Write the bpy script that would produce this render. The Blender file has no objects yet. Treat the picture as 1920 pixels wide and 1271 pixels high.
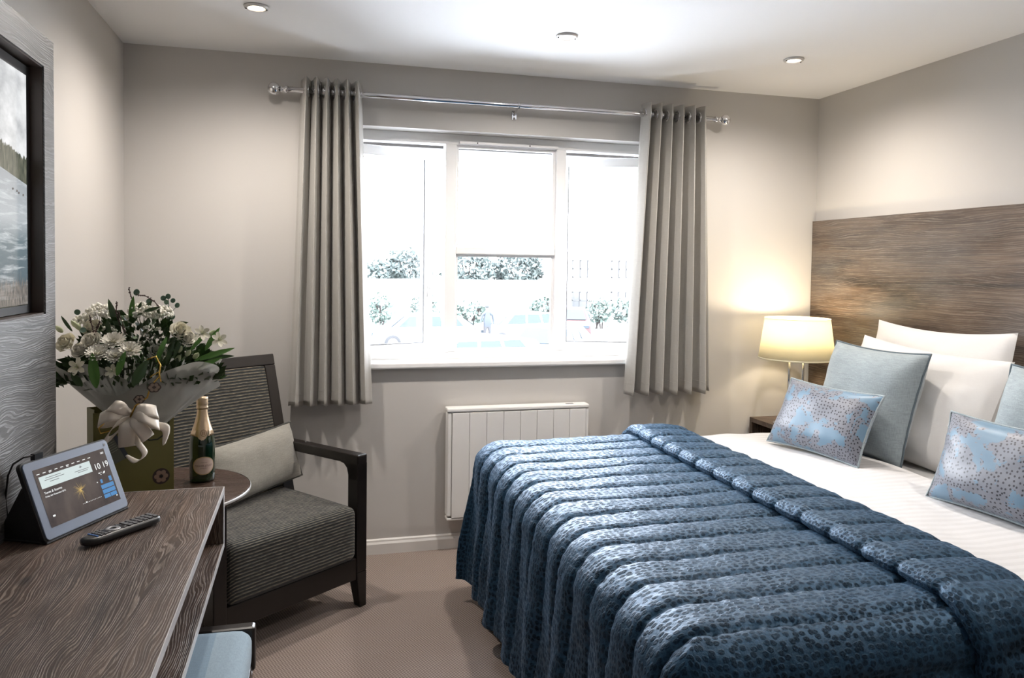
import bpy, bmesh, math, random
from math import sin, cos, pi, sqrt, radians, atan2, floor
from mathutils import Vector, Matrix, noise
random.seed(7)
R = random.random
def U(a, b): return a + (b - a) * R()
SC = bpy.context.scene
COL = SC.collection

# ------------------------------------------------------------------ camera
cam = bpy.data.cameras.new('camera')
cam.sensor_width = 36.0
cam.lens = 1433.27 / 1920 * 36
cam.shift_x = 0.0
cam.shift_y = -(635.5 - 552.06) / 1920
cam.clip_start = 0.05
cam.clip_end = 400
co = bpy.data.objects.new('camera', cam)
COL.objects.link(co)
RX = Vector((0.96654169, -0.25612878, 0.01397192)); UY = Vector((-0.00431351, 0.03823228, 0.99925957))
FW = Vector((0.25647331, 0.9658863, -0.03584828))
M = Matrix((RX, UY, -FW)).transposed().to_4x4()
M.translation = Vector((0, 0, 1.4256))
co.matrix_world = M
SC.camera = co

# ------------------------------------------------------------------ world, daylight, exposure
w = bpy.data.worlds.new('overcast_sky'); SC.world = w
w.use_nodes = True
nt = w.node_tree
bg = nt.nodes['Background']
tc = nt.nodes.new('ShaderNodeTexCoord'); sp = nt.nodes.new('ShaderNodeSeparateXYZ'); rp = nt.nodes.new('ShaderNodeValToRGB')
nt.links.new(tc.outputs['Generated'], sp.inputs[0]); nt.links.new(sp.outputs['Z'], rp.inputs[0]); nt.links.new(rp.outputs[0], bg.inputs[0])
rp.color_ramp.elements[0].position = 0.0; rp.color_ramp.elements[0].color = (.93, .96, 1, 1)
rp.color_ramp.elements[1].position = 0.6; rp.color_ramp.elements[1].color = (.80, .88, 1, 1)
SKY = 15.0
bg.inputs[1].default_value = SKY
def portal():
    l = bpy.data.lights.new('window_portal', 'AREA'); l.shape = 'RECTANGLE'; l.size = 1.78; l.size_y = 1.2
    l.cycles.is_portal = True
    o = bpy.data.objects.new('window_portal', l); COL.objects.link(o)
    o.location = (0.99, 4.06, 1.53); o.rotation_euler = (radians(-90), 0, 0)
portal()
SC.view_settings.view_transform = 'Standard'
SC.view_settings.look = 'None'
SC.view_settings.exposure = 1.15
SC.view_settings.gamma = 1.0
SC.view_settings.use_curve_mapping = False
try:
    SC.cycles.max_bounces = 8; SC.cycles.diffuse_bounces = 5; SC.cycles.glossy_bounces = 4
    SC.cycles.transmission_bounces = 6; SC.cycles.transparent_max_bounces = 12
    SC.cycles.sample_clamp_indirect = 6.0; SC.cycles.caustics_reflective = False; SC.cycles.caustics_refractive = False
    SC.cycles.use_denoising = True
except Exception:
    pass
SPOT_W = 31.0
LAMP_W = 5.0

# room frame
XL, XR, YB, YF, HC = -0.806, 2.787, 3.778, -1.3, 2.4

# ------------------------------------------------------------------ helpers: materials
class NB:
    def __init__(s, name):
        s.m = bpy.data.materials.new(name); s.m.use_nodes = True
        s.t = s.m.node_tree; s.b = s.t.nodes['Principled BSDF']; s.out = s.t.nodes['Material Output']
    def n(s, typ, **kw):
        x = s.t.nodes.new('ShaderNode' + typ)
        for k, v in kw.items():
            if k.startswith('i_'):
                k = k[2:]; k = int(k) if k.isdigit() else k
                s.set(x.inputs[k], v)
            else: setattr(x, k, v)
        return x
    def set(s, inp, v):
        if isinstance(v, bpy.types.NodeSocket): s.t.links.new(v, inp)
        elif isinstance(v, bpy.types.Node): s.t.links.new(v.outputs[0], inp)
        elif isinstance(v, (tuple, list)) and len(v) == 3 and inp.type == 'RGBA': inp.default_value = (*v, 1)
        else: inp.default_value = v
    def P(s, **kw):
        for k, v in kw.items():
            k = {'base': 'Base Color', 'rough': 'Roughness', 'metal': 'Metallic', 'spec': 'Specular IOR Level', 'trans': 'Transmission Weight',
                 'sheen': 'Sheen Weight', 'sheenr': 'Sheen Roughness', 'sheent': 'Sheen Tint', 'alpha': 'Alpha', 'ior': 'IOR', 'normal': 'Normal', 'coat': 'Coat Weight',
                 'coatr': 'Coat Roughness', 'emit': 'Emission Color', 'es': 'Emission Strength', 'sss': 'Subsurface Weight'}[k]
            s.set(s.b.inputs[k], v)
        return s
    def ramp(s, fac, stops, interp='LINEAR'):
        r = s.n('ValToRGB'); r.color_ramp.interpolation = interp
        e = r.color_ramp.elements
        while len(e) < len(stops): e.new(0.5)
        for i, (p, c) in enumerate(stops):
            e[i].position = p; e[i].color = (*c, 1) if len(c) == 3 else c
        s.set(r.inputs[0], fac); return r
    def obj(s, scale=(1, 1, 1), rot=(0, 0, 0), uv=False):
        t = s.n('TexCoord'); mp = s.n('Mapping'); mp.inputs['Scale'].default_value = scale; mp.inputs['Rotation'].default_value = rot
        s.t.links.new(t.outputs['UV' if uv else 'Object'], mp.inputs[0]); return mp
    def noise(s, vec, sc=5, det=3, rough=.5, dist=0):
        return s.n('TexNoise', i_Vector=vec, i_Scale=sc, i_Detail=det, i_Roughness=rough, i_Distortion=dist)
    def math(s, op, a, b=0.0, c=None):
        x = s.n('Math', operation=op); s.set(x.inputs[0], a); s.set(x.inputs[1], b)
        if c is not None: s.set(x.inputs[2], c)
        return x
    def mix(s, f, a, b, typ='MIX'):
        x = s.n('MixRGB', blend_type=typ); s.set(x.inputs[0], f); s.set(x.inputs[1], a); s.set(x.inputs[2], b); return x
    def bump(s, h, st=.3, d=.01, nrm=None):
        x = s.n('Bump'); x.inputs['Strength'].default_value = st; x.inputs['Distance'].default_value = d; s.set(x.inputs['Height'], h)
        if nrm is not None: s.set(x.inputs['Normal'], nrm)
        s.set(s.b.inputs['Normal'], x.outputs[0]); return x

def plain(name, c, rough=.5, metal=0, bump=0, bs=200, var=0, **kw):
    k = NB(name); k.P(base=c, rough=rough, metal=metal, **kw)
    if bump or var:
        v = k.obj(); nz = k.noise(v, bs, 3)
        if bump: k.bump(nz.outputs[0], bump, .002)
        if var:
            n2 = k.noise(v, bs * .05, 3)
            r = k.ramp(n2.outputs[0], [(.3, tuple(x * (1 - var) for x in c)), (.7, tuple(min(1, x * (1 + var)) for x in c))]); k.P(base=r)
    return k.m

def wood(name, axis='y', dark=(.012, .007, .005), mid=(.042, .023, .015), light=(.125, .078, .052), line=(.34, .27, .215), grey=.12, rough=.42, per=.0048, amt=.6, bump=.5, warp=.15, spec=.35):
    """limed wood: patchy ground colour, fine light pore lines that bend round knots"""
    k = NB(name); s = k.n('SeparateXYZ'); k.set(s.inputs[0], k.n('TexCoord').outputs['Object'])
    gi = {'x': 0, 'y': 1, 'z': 2}[axis]; ot = [i for i in range(3) if i != gi]
    along = s.outputs[gi]; acr = k.math('ADD', s.outputs[ot[0]], s.outputs[ot[1]])
    def P2(fa, fb, off=0.0):
        c = k.n('CombineXYZ'); k.set(c.inputs[0], k.math('MULTIPLY', along, fa)); k.set(c.inputs[1], k.math('MULTIPLY', acr, fb)); c.inputs[2].default_value = off; return c
    n1 = k.noise(P2(1.3, 5.0), 1, 3, .55, .4); n2 = k.noise(P2(3.5, 22, 3.0), 1, 4, .6); n3 = k.noise(P2(.9, 5.5, 7.0), 1, 5, .62, 1.0)
    p = k.math('MULTIPLY_ADD', n1.outputs[0], warp, acr); p = k.math('MULTIPLY_ADD', n2.outputs[0], .014, p)
    ln = k.math('SINE', k.math('MULTIPLY', p, 2 * pi / per)); ln2 = k.math('SINE', k.math('MULTIPLY', p, 2 * pi / (per * 2.73)))
    l = k.math('MULTIPLY_ADD', ln2, .3, k.math('MULTIPLY', ln, .55)); l = k.math('MULTIPLY_ADD', k.noise(P2(22, 420, 1.0), 1, 2, .6).outputs[0], 1.3, l)
    lm = k.ramp(l, [(.62, (0, 0, 0)), (1.15, (1, 1, 1))]); l01 = lm
    brk = k.ramp(k.noise(P2(9, 40, 5.0), 1, 4, .7).outputs[0], [(.36, (.12, .12, .12)), (.62, (1, 1, 1))])
    base = k.ramp(n3.outputs[0], [(.32, dark), (.46, mid), (.62, tuple((p_ + q_) / 2 for p_, q_ in zip(mid, light))), (.78, light)])
    streak = k.ramp(k.noise(P2(2.5, 70, 9.0), 1, 4, .65).outputs[0], [(.35, (.62, .62, .62)), (.65, (1.3, 1.3, 1.3))])
    base = k.mix(1, base, streak, 'MULTIPLY')
    f = k.math('MULTIPLY', k.math('MULTIPLY', lm, brk), amt)
    col = k.mix(f, base, line)
    gf = k.ramp(k.noise(P2(1.1, 2.2, 11.0), 1, 3).outputs[0], [(.42, (0, 0, 0)), (.64, (grey, grey, grey))])
    col = k.mix(gf, col, k.mix(f, (.13, .128, .13), (.30, .30, .30)))
    # small dark knots
    vo = k.n('TexVoronoi', feature='F1'); k.set(vo.inputs['Vector'], P2(2.2, 5.0, 2.0)); vo.inputs['Scale'].default_value = 1
    kn = k.ramp(vo.outputs['Distance'], [(.03, (.75, .75, .75)), (.075, (0, 0, 0))]); col = k.mix(kn, col, tuple(x * .6 for x in dark))
    k.P(base=col, rough=k.math('MULTIPLY_ADD', f, .25, rough), spec=spec); k.bump(f, bump, .0015)
    return k.m

MT = {}
MT['wall'] = plain('wall_paint', (.54, .52, .495), .75, bump=.08, bs=500)
MT['ceiling'] = plain('ceiling_paint', (.86, .86, .86), .8, bump=.06, bs=400)
MT['white'] = plain('white_gloss_paint', (.88, .88, .88), .3)
MT['skirt'] = plain('white_skirting_paint', (.74, .72, .69), .38)
MT['wood'] = wood('dark_wood_laminate', 'y')
MT['wood_panel'] = wood('dark_wood_laminate_panel', 'y', dark=(.03, .028, .028), mid=(.065, .063, .065), light=(.13, .13, .135), line=(.30, .30, .31), grey=.4, rough=.40, per=.0065, bump=.5, spec=1.0)
MT['wood_x'] = wood('dark_wood_laminate_across', 'z')
MT['wood_head'] = wood('headboard_laminate', 'y', dark=(.020, .012, .008), mid=(.075, .048, .031), light=(.19, .135, .095), line=(.27, .22, .17), grey=.5, rough=.42, per=.0085, amt=.42, warp=.09)
MT['reveal'] = plain('dark_brown_reveal', (.06, .042, .034), .4)
MT['chair_wood'] = plain('dark_stained_beech', (.013, .010, .009), .3, var=.2, bs=30)
MT['table_wood'] = wood('walnut_table_top', 'x', dark=(.035, .022, .017), mid=(.055, .035, .027), light=(.075, .05, .04), line=(.08, .05, .04), grey=0, rough=.25, amt=.3, bump=.1)
MT['edge'] = plain('pale_edge_band', (.62, .62, .63), .28, .3)
MT['chrome'] = plain('polished_chrome', (.72, .72, .74), .08, 1.0)
MT['black'] = plain('black_plastic', (.012, .012, .013), .35)
MT['blackm'] = plain('black_leatherette', (.014, .014, .015), .6, bump=.3, bs=600)
MT['key'] = plain('rubber_key_grey', (.12, .12, .125), .5)
MT['blue_key'] = plain('blue_key', (.08, .2, .5), .4)
MT['silver'] = plain('silver_plastic', (.35, .35, .36), .3, .5)
MT['bezel'] = plain('blue_grey_bezel', (.18, .22, .30), .35)
MT['gold'] = plain('gold_foil', (.66, .50, .34), .3, .85, bump=.5, bs=90)
MT['gold_wire'] = plain('gold_wire', (.75, .48, .12), .25, 1)
MT['rad'] = plain('radiator_enamel', (.82, .81, .79), .35)
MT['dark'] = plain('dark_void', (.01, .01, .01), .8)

def fabric(name, c, sc=900, var=.12, bump=.25, rough=.85, sheen=.2, coarse=.0):
    k = NB(name); v = k.obj()
    a = k.noise(k.obj((1, 1, .08)), sc, 2); b = k.noise(k.obj((.08, .08, 1)), sc, 2)
    s = k.math('ADD', a.outputs[0], b.outputs[0]); s2 = k.math('MULTIPLY', s, .5)
    n = k.noise(v, 6, 3)
    t = k.math('MULTIPLY_ADD', n.outputs[0], coarse, s2)
    r = k.ramp(t, [(.36, tuple(x * (1 - var) for x in c)), (.64, tuple(min(1, x * (1 + var)) for x in c))])
    k.P(base=r, rough=rough, sheen=sheen, spec=.2); k.bump(s2, bump, .0015)
    return k.m
MT['curtain'] = fabric('grey_satin_curtain', (.40, .385, .355), 500, .05, .03, .5, .25)
MT['lining'] = MT['curtain']
MT['linen'] = fabric('white_cotton', (.66, .65, .64), 700, .02, .06, .8, .1)
MT['greyblue'] = fabric('grey_blue_linen', (.27, .315, .335), 420, .16, .3, .9, .3)
MT['piping'] = fabric('dark_grey_piping', (.10, .13, .15), 600, .1, .1)
MT['lumbar'] = fabric('stone_linen', (.29, .28, .25), 420, .14, .3, .9, .3)
MT['lumpipe'] = fabric('charcoal_piping', (.06, .06, .055), 600, .1, .1)
MT['ribbon'] = plain('cream_satin_ribbon', (.80, .72, .62), .4, sheen=.3, var=.05, bs=60)

# white stripe satin duvet
def duvet_mat():
    k = NB('satin_stripe_duvet'); v = k.obj((1, 1, 1), uv=True)
    sx = k.n('SeparateXYZ'); k.set(sx.inputs[0], v)
    st = k.math('SINE', k.math('MULTIPLY', sx.outputs[1], 2 * pi / .036)); st2 = k.math('GREATER_THAN', st, 0.0)
    r = k.ramp(st2, [(0, (.54, .53, .53)), (1, (.59, .58, .58))]); rr = k.math('MULTIPLY_ADD', st2, -.2, .72)
    k.P(base=r, rough=rr, sheen=.2, spec=.3)
    n = k.noise(k.obj(), 9, 4); k.bump(n.outputs[0], .25, .012)
    return k.m
MT['duvet'] = duvet_mat()

def quilt_mat():
    k = NB('blue_spotted_velvet_quilt'); v = k.obj((1, 1, 1), uv=True)
    wn = k.noise(v, 22, 2)
    vm = k.n('VectorMath', operation='MULTIPLY_ADD'); k.set(vm.inputs[0], wn.outputs['Color']); vm.inputs[1].default_value = (.010, .010, 0); k.set(vm.inputs[2], v)
    mp = k.n('Mapping'); mp.inputs['Scale'].default_value = (56, 74, 1); k.set(mp.inputs[0], vm)
    vo = k.n('TexVoronoi', voronoi_dimensions='2D', feature='F1'); k.set(vo.inputs['Vector'], mp); vo.inputs['Scale'].default_value = 1; vo.inputs['Randomness'].default_value = .62
    dot = k.ramp(vo.outputs['Distance'], [(.30, (1, 1, 1)), (.46, (0, 0, 0))])
    nz = k.noise(v, 160, 4, .7); n2 = k.noise(v, 28, 3)
    base = k.ramp(nz.outputs[0], [(.3, (.004, .014, .030)), (.7, (.026, .072, .130))])
    n9 = k.ramp(k.noise(v, 9, 3).outputs[0], [(.3, (.55, .55, .55)), (.65, (1, 1, 1))]); n8 = k.ramp(k.noise(v, 210, 3, .7).outputs[0], [(.35, (.45, .45, .45)), (.6, (1, 1, 1))]); dot = k.math('MULTIPLY', k.math('MULTIPLY', dot, n9), n8)
    b2 = k.mix(k.math('MULTIPLY', dot, .9), base, (.002, .004, .009))
    b3 = k.mix(1, b2, k.ramp(n2.outputs[0], [(.3, (.72, .72, .74)), (.7, (1.15, 1.15, 1.15))]), 'MULTIPLY')
    k.P(base=b3, rough=k.math('MULTIPLY_ADD', dot, .25, .45), sheen=.14, sheenr=.3, sheent=(.3, .6, 1), spec=k.math('MULTIPLY_ADD', dot, -.62, .78)); k.b.inputs['Specular Tint'].default_value = (.32, .62, 1, 1)
    h = k.math('MULTIPLY_ADD', dot, -.6, k.math('MULTIPLY', nz.outputs[0], .55)); k.bump(h, .6, .0035)
    return k.m
MT['quilt'] = quilt_mat()

def pattern_mat():
    k = NB('pale_blue_speckled_jacquard'); v = k.obj(uv=True)
    vo = k.n('TexVoronoi', voronoi_dimensions='2D', feature='F1'); k.set(vo.inputs['Vector'], v); vo.inputs['Scale'].default_value = 78; vo.inputs['Randomness'].default_value = .72
    wn = k.noise(v, 40, 2); big = k.noise(v, 11, 5, .66, .3)
    reg = k.ramp(big.outputs[0], [(.455, (0, 0, 0)), (.465, (1, 1, 1))])
    col = k.mix(reg, (.13, .22, .31), (.175, .185, .22))
    dot = k.ramp(vo.outputs['Distance'], [(.19, (1, 1, 1)), (.26, (0, 0, 0))])
    d2 = k.math('MULTIPLY', dot, reg)
    c2 = k.mix(d2, col, (.018, .018, .028))
    k.P(base=c2, rough=.42, sheen=.25, sheenr=.4, sheent=(.8, .9, 1)); k.bump(k.math('SUBTRACT', reg, d2), .12, .002)
    return k.m
MT['pattern'] = pattern_mat()

def stripe_mat(name, mode):
    # woven horizontal rib; mode seat: z minus y, back: z
    k = NB(name); v = k.obj(); s = k.n('SeparateXYZ'); k.set(s.inputs[0], v)
    cz = k.math('ADD', s.outputs[2], s.outputs[1]) if mode == 'seat' else s.outputs[2]
    wn = k.noise(k.obj((1, 1, 1)), 7, 3)
    c = k.math('MULTIPLY_ADD', wn.outputs[0], .006, cz)
    ph = k.math('MULTIPLY', c, 2 * pi / (.0125)); sn = k.math('SINE', ph); s01 = k.math('MULTIPLY_ADD', sn, .5, .5)
    brk = k.noise(k.obj((14, 14, 130)), 3, 4, .7)
    m = k.math('MULTIPLY', k.math('POWER', s01, 3.0), k.ramp(brk.outputs[0], [(.38, (.15, .15, .15)), (.6, (1, 1, 1))]))
    col = k.mix(m, k.ramp(brk.outputs[0], [(.3, (.010, .012, .013)), (.7, (.032, .038, .042))]), (.26, .22, .155) if mode != 'seat' else (.27, .245, .19))
    k.P(base=col, rough=.8, sheen=.25, spec=.25); k.bump(s01, .6, .003)
    return k.m
MT['rib_seat'] = stripe_mat('ribbed_tweed_seat', 'seat'); MT['rib_back'] = stripe_mat('ribbed_tweed_back', 'back')

def carpet_mat():
    k = NB('beige_loop_carpet'); v = k.obj((1, 1, 1), (0, 0, .25)); s = k.n('SeparateXYZ'); k.set(s.inputs[0], v)
    a = k.math('SINE', k.math('MULTIPLY', s.outputs[0], 2 * pi / .012)); b = k.math('SINE', k.math('MULTIPLY', s.outputs[1], 2 * pi / .009))
    sh = k.math('SINE', k.math('MULTIPLY_ADD', k.math('FLOOR', k.math('DIVIDE', s.outputs[1], .009)), pi, k.math('MULTIPLY', s.outputs[0], 2 * pi / .012)))
    w_ = k.math('MULTIPLY_ADD', k.math('MULTIPLY', sh, b), .5, .5)
    n = k.noise(v, 260, 3, .7); t = k.math('MULTIPLY_ADD', n.outputs[0], .7, k.math('MULTIPLY', w_, .5))
    r = k.ramp(t, [(.28, (.09, .066, .054)), (.55, (.25, .193, .165)), (.85, (.44, .37, .33))])
    k.P(base=r, rough=.95, sheen=.2, spec=.1); k.bump(t, .7, .004)
    return k.m
MT['carpet'] = carpet_mat()

def glass_mat():
    k = NB('window_glass'); t = k.t
    tr = k.n('BsdfTransparent'); gl = k.n('BsdfGlossy'); gl.inputs['Roughness'].default_value = .02; mx = k.n('MixShader')
    fr = k.n('Fresnel'); fr.inputs[0].default_value = 1.35
    t.links.new(fr.outputs[0], mx.inputs[0]); t.links.new(tr.outputs[0], mx.inputs[1]); t.links.new(gl.outputs[0], mx.inputs[2]); t.links.new(mx.outputs[0], k.out.inputs[0])
    return k.m
MT['glass'] = glass_mat()
def sheer(name, c, op=.8, tl=.4):
    k = NB(name); t = k.t
    tr = k.n('BsdfTransparent'); df = k.b; tn = k.n('BsdfTranslucent'); tn.inputs[0].default_value = (*c, 1); k.P(base=c, rough=.35, sheen=.2)
    m1 = k.n('MixShader'); m1.inputs[0].default_value = tl; m2 = k.n('MixShader'); m2.inputs[0].default_value = op
    t.links.new(df.outputs[0], m1.inputs[1]); t.links.new(tn.outputs[0], m1.inputs[2]); t.links.new(tr.outputs[0], m2.inputs[1]); t.links.new(m1.outputs[0], m2.inputs[2]); t.links.new(m2.outputs[0], k.out.inputs[0])
    return k.m
MT['wrap'] = sheer('frosted_wrap', (.50, .50, .47), .80, .35)
MT['shade'] = sheer('cream_lampshade', (.90, .86, .70), 1.0, .5)
MT['shade_in'] = sheer('white_shade_lining', (.95, .92, .85), 1.0, .3)
def emis(name, c, s):
    k = NB(name); k.P(base=(0, 0, 0), emit=c, es=s, rough=.3); return k.m
MT['led'] = emis('downlight_glow', (1, .86, .68), 14)
MT['bulb'] = emis('lamp_bulb_glow', (1, .82, .55), 16)
def bottle_mat():
    k = NB('dark_green_glass'); k.P(base=(.006, .022, .006), rough=.06, spec=.6, coat=.5, coatr=.03); return k.m
MT['bottle'] = bottle_mat()

# ------------------------------------------------------------------ helpers: meshes
class MB:
    def __init__(s): s.v = []; s.f = []; s.uv = None
    def add(s, vs, fs):
        o = len(s.v); s.v += [tuple(p) for p in vs]; s.f += [tuple(i + o for i in q) for q in fs]; return s
    def box(s, x0, x1, y0, y1, z0, z1):
        return s.add([(x0, y0, z0), (x1, y0, z0), (x1, y1, z0), (x0, y1, z0), (x0, y0, z1), (x1, y0, z1), (x1, y1, z1), (x0, y1, z1)],
                     [(0, 3, 2, 1), (4, 5, 6, 7), (0, 1, 5, 4), (1, 2, 6, 5), (2, 3, 7, 6), (3, 0, 4, 7)])
    def prism(s, bot, top):
        n = len(bot)
        return s.add(list(bot) + list(top), [tuple(range(n))[::-1], tuple(range(n, 2 * n))] + [(i, (i + 1) % n, n + (i + 1) % n, n + i) for i in range(n)])
    def lathe(s, prof, c=(0, 0, 0), n=32, a0=0, a1=2 * pi, cap=False):
        full = abs(a1 - a0 - 2 * pi) < 1e-6; m = n if full else n + 1; vs = []
        for r, z in prof:
            for i in range(m):
                a = a0 + (a1 - a0) * i / n; vs.append((c[0] + r * cos(a), c[1] + r * sin(a), c[2] + z))
        fs = []
        for j in range(len(prof) - 1):
            for i in range(n):
                i2 = (i + 1) % m; fs.append((j * m + i, j * m + i2, (j + 1) * m + i2, (j + 1) * m + i))
        if cap: fs += [tuple(range(m))[::-1], tuple((len(prof) - 1) * m + i for i in range(m))]
        return s.add(vs, fs)
    def tube(s, pts, r, n=8, closed=False, cap=True):
        pts = [Vector(p) for p in pts]; N = len(pts); vs = []; up = None
        for i, p in enumerate(pts):
            a = pts[(i - 1) % N] if (closed or i) else p; b = pts[(i + 1) % N] if (closed or i < N - 1) else p
            t = (b - a).normalized()
            if up is None: up = t.orthogonal().normalized()
            up = (up - t * up.dot(t)); up = up.normalized() if up.length > 1e-6 else t.orthogonal().normalized()
            q = t.cross(up); rr = r[i] if isinstance(r, (list, tuple)) else r
            for k in range(n): vs.append(p + rr * (up * cos(2 * pi * k / n) + q * sin(2 * pi * k / n)))
        fs = []
        for i in range(N if closed else N - 1):
            for k in range(n):
                a = i * n + k; b = i * n + (k + 1) % n; c = ((i + 1) % N) * n; fs.append((a, b, c + (k + 1) % n, c + k))
        if cap and not closed: fs += [tuple(range(n))[::-1], tuple((N - 1) * n + k for k in range(n))]
        return s.add(vs, fs)
    def ball(s, c, r, n=8, m=5, sq=(1, 1, 1)):
        vs = [(c[0], c[1], c[2] - r * sq[2])]
        for j in range(1, m):
            for i in range(n):
                p = pi * j / m; a = 2 * pi * i / n; vs.append((c[0] + r * sq[0] * sin(p) * cos(a), c[1] + r * sq[1] * sin(p) * sin(a), c[2] - r * sq[2] * cos(p)))
        vs.append((c[0], c[1], c[2] + r * sq[2])); fs = []
        for i in range(n):
            fs.append((0, 1 + (i + 1) % n, 1 + i)); fs.append((len(vs) - 1, 1 + (m - 2) * n + i, 1 + (m - 2) * n + (i + 1) % n))
            for j in range(m - 2): fs.append((1 + j * n + i, 1 + j * n + (i + 1) % n, 1 + (j + 1) * n + (i + 1) % n, 1 + (j + 1) * n + i))
        return s.add(vs, fs)
    def grid(s, fn, nu, nv, uvf=None, closeu=False):
        vs = []; uv = []
        for i in range(nu + (0 if closeu else 1)):
            for j in range(nv + 1):
                vs.append(fn(i / nu, j / nv))
                if uvf: uv.append(uvf(i / nu, j / nv))
        fs = []; m = nv + 1; K = nu if closeu else nu + 1
        for i in range(nu):
            for j in range(nv): fs.append((i * m + j, ((i + 1) % K) * m + j, ((i + 1) % K) * m + j + 1, i * m + j + 1))
        if uvf: s.uv = (s.uv or []) + uv
        return s.add(vs, fs)
    def xf(s, Mx): s.v = [tuple(Mx @ Vector(p)) for p in s.v]; return s

def wloc(o):
    p = Vector((0, 0, 0))
    while o: p += Vector(o.location); o = o.parent
    return p
def O(name, mb, mat, parent=None, local=False, smooth=False, bevel=0, solid=0, sub=0, label=None, kind=None, origin=None):
    me = bpy.data.meshes.new(name)
    vs = mb.v
    if parent is not None and not local:
        q = wloc(parent); vs = [(a - q.x, b - q.y, c - q.z) for a, b, c in vs]
    me.from_pydata(vs, [], mb.f); me.update()
    if mb.uv:
        L = me.uv_layers.new(name='UVMap'); li = [0] * len(me.loops); me.loops.foreach_get('vertex_index', li)
        fl = []
        for i in li: fl += mb.uv[i]
        L.data.foreach_set('uv', fl)
    bm = bmesh.new(); bm.from_mesh(me); bmesh.ops.recalc_face_normals(bm, faces=bm.faces); bm.to_mesh(me); bm.free()
    if smooth: me.polygons.foreach_set('use_smooth', [True] * len(me.polygons))
    me.materials.append(MT[mat] if isinstance(mat, str) else mat)
    o = bpy.data.objects.new(name, me); COL.objects.link(o)
    if parent is not None: o.parent = parent
    if solid: m = o.modifiers.new('s', 'SOLIDIFY'); m.thickness = solid; m.offset = 0
    if bevel: m = o.modifiers.new('b', 'BEVEL'); m.width = bevel; m.segments = 2; m.limit_method = 'ANGLE'; m.angle_limit = radians(40)
    if sub: m = o.modifiers.new('u', 'SUBSURF'); m.levels = sub; m.render_levels = sub
    if bevel and not smooth: me.polygons.foreach_set('use_smooth', [False] * len(me.polygons))
    if label: o['label'] = label
    if kind: o['kind'] = kind
    return o
def T(name, label, cat, loc=(0, 0, 0), rz=0, group=None, kind=None):
    o = bpy.data.objects.new(name, None); o.empty_display_size = .05; COL.objects.link(o); o.location = loc; o.rotation_euler = (0, 0, rz)
    o['label'] = label; o['category'] = cat
    if group: o['group'] = group
    if kind: o['kind'] = kind
    return o
def tag(o, label, cat, group=None):
    o['label'] = label; o['category'] = cat
    if group: o['group'] = group
    return o
def S(name, mb, mat, parent=None, **kw):
    o = O(name, mb, mat, parent, **kw)
    if parent is None: o['kind'] = 'structure'
    return o
def B(*a): return MB().box(*a)
def text_mb(txt, size, Mx, depth=.0004, align='LEFT'):
    cu = bpy.data.curves.new('t', 'FONT'); cu.body = txt; cu.size = size; cu.extrude = depth; cu.align_x = align; cu.resolution_u = 3
    o = bpy.data.objects.new('t', cu); COL.objects.link(o)
    dg = bpy.context.evaluated_depsgraph_get(); dg.update()
    me = bpy.data.meshes.new_from_object(o.evaluated_get(dg))
    m = MB(); m.add([Mx @ v.co for v in me.vertices], [tuple(p.vertices) for p in me.polygons])
    bpy.data.objects.remove(o); bpy.data.curves.remove(cu); bpy.data.meshes.remove(me)
    return m
def copy_tree(o, parent=None):
    c = o.copy(); COL.objects.link(c); c.parent = parent
    for ch in list(o.children): copy_tree(ch, c)
    return c
def nz(p, s=1.0): return noise.noise(Vector(p) * s)

# ------------------------------------------------------------------ room shell
S('floor', B(XL, XR, YF, YB, -.06, 0), 'carpet')
S('ceiling', B(XL - .1, XR + .1, YF - .1, YB + .25, HC, HC + .06), 'ceiling')
WX0, WX1, WZ0, WZ1 = .11, 1.87, .95, 2.10
wb = MB().box(XL - .1, WX0, YB, YB + .25, -.06, HC).box(WX1, XR + .1, YB, YB + .25, -.06, HC).box(WX0, WX1, YB, YB + .25, -.06, WZ0 - .03).box(WX0, WX1, YB, YB + .25, WZ1, HC)
S('wall_back', wb, 'wall')
S('wall_left', B(XL - .1, XL, YF, YB, -.06, HC), 'wall')
S('wall_right', B(XR, XR + .1, YF, YB, -.06, HC), 'wall')
S('wall_front', B(XL - .1, XR + .1, YF - .1, YF, -.06, HC), 'wall')
def skirting(name, p0, p1, nrm):
    prof = [(0, 0), (.016, 0), (.016, .050), (.010, .060), (.009, .068), (.004, .073), (0, .073)]
    a = [(p0[0] + nrm[0] * d, p0[1] + nrm[1] * d, z) for d, z in prof]; b = [(p1[0] + nrm[0] * d, p1[1] + nrm[1] * d, z) for d, z in prof]
    S(name, MB().prism(a, b), 'skirt')
skirting('baseboard_back', (XL, YB), (XR, YB), (0, -1)); skirting('baseboard_left', (XL, YF), (XL, YB - .016), (1, 0)); skirting('baseboard_right', (XR, YF), (XR, YB - .016), (-1, 0))

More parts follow.
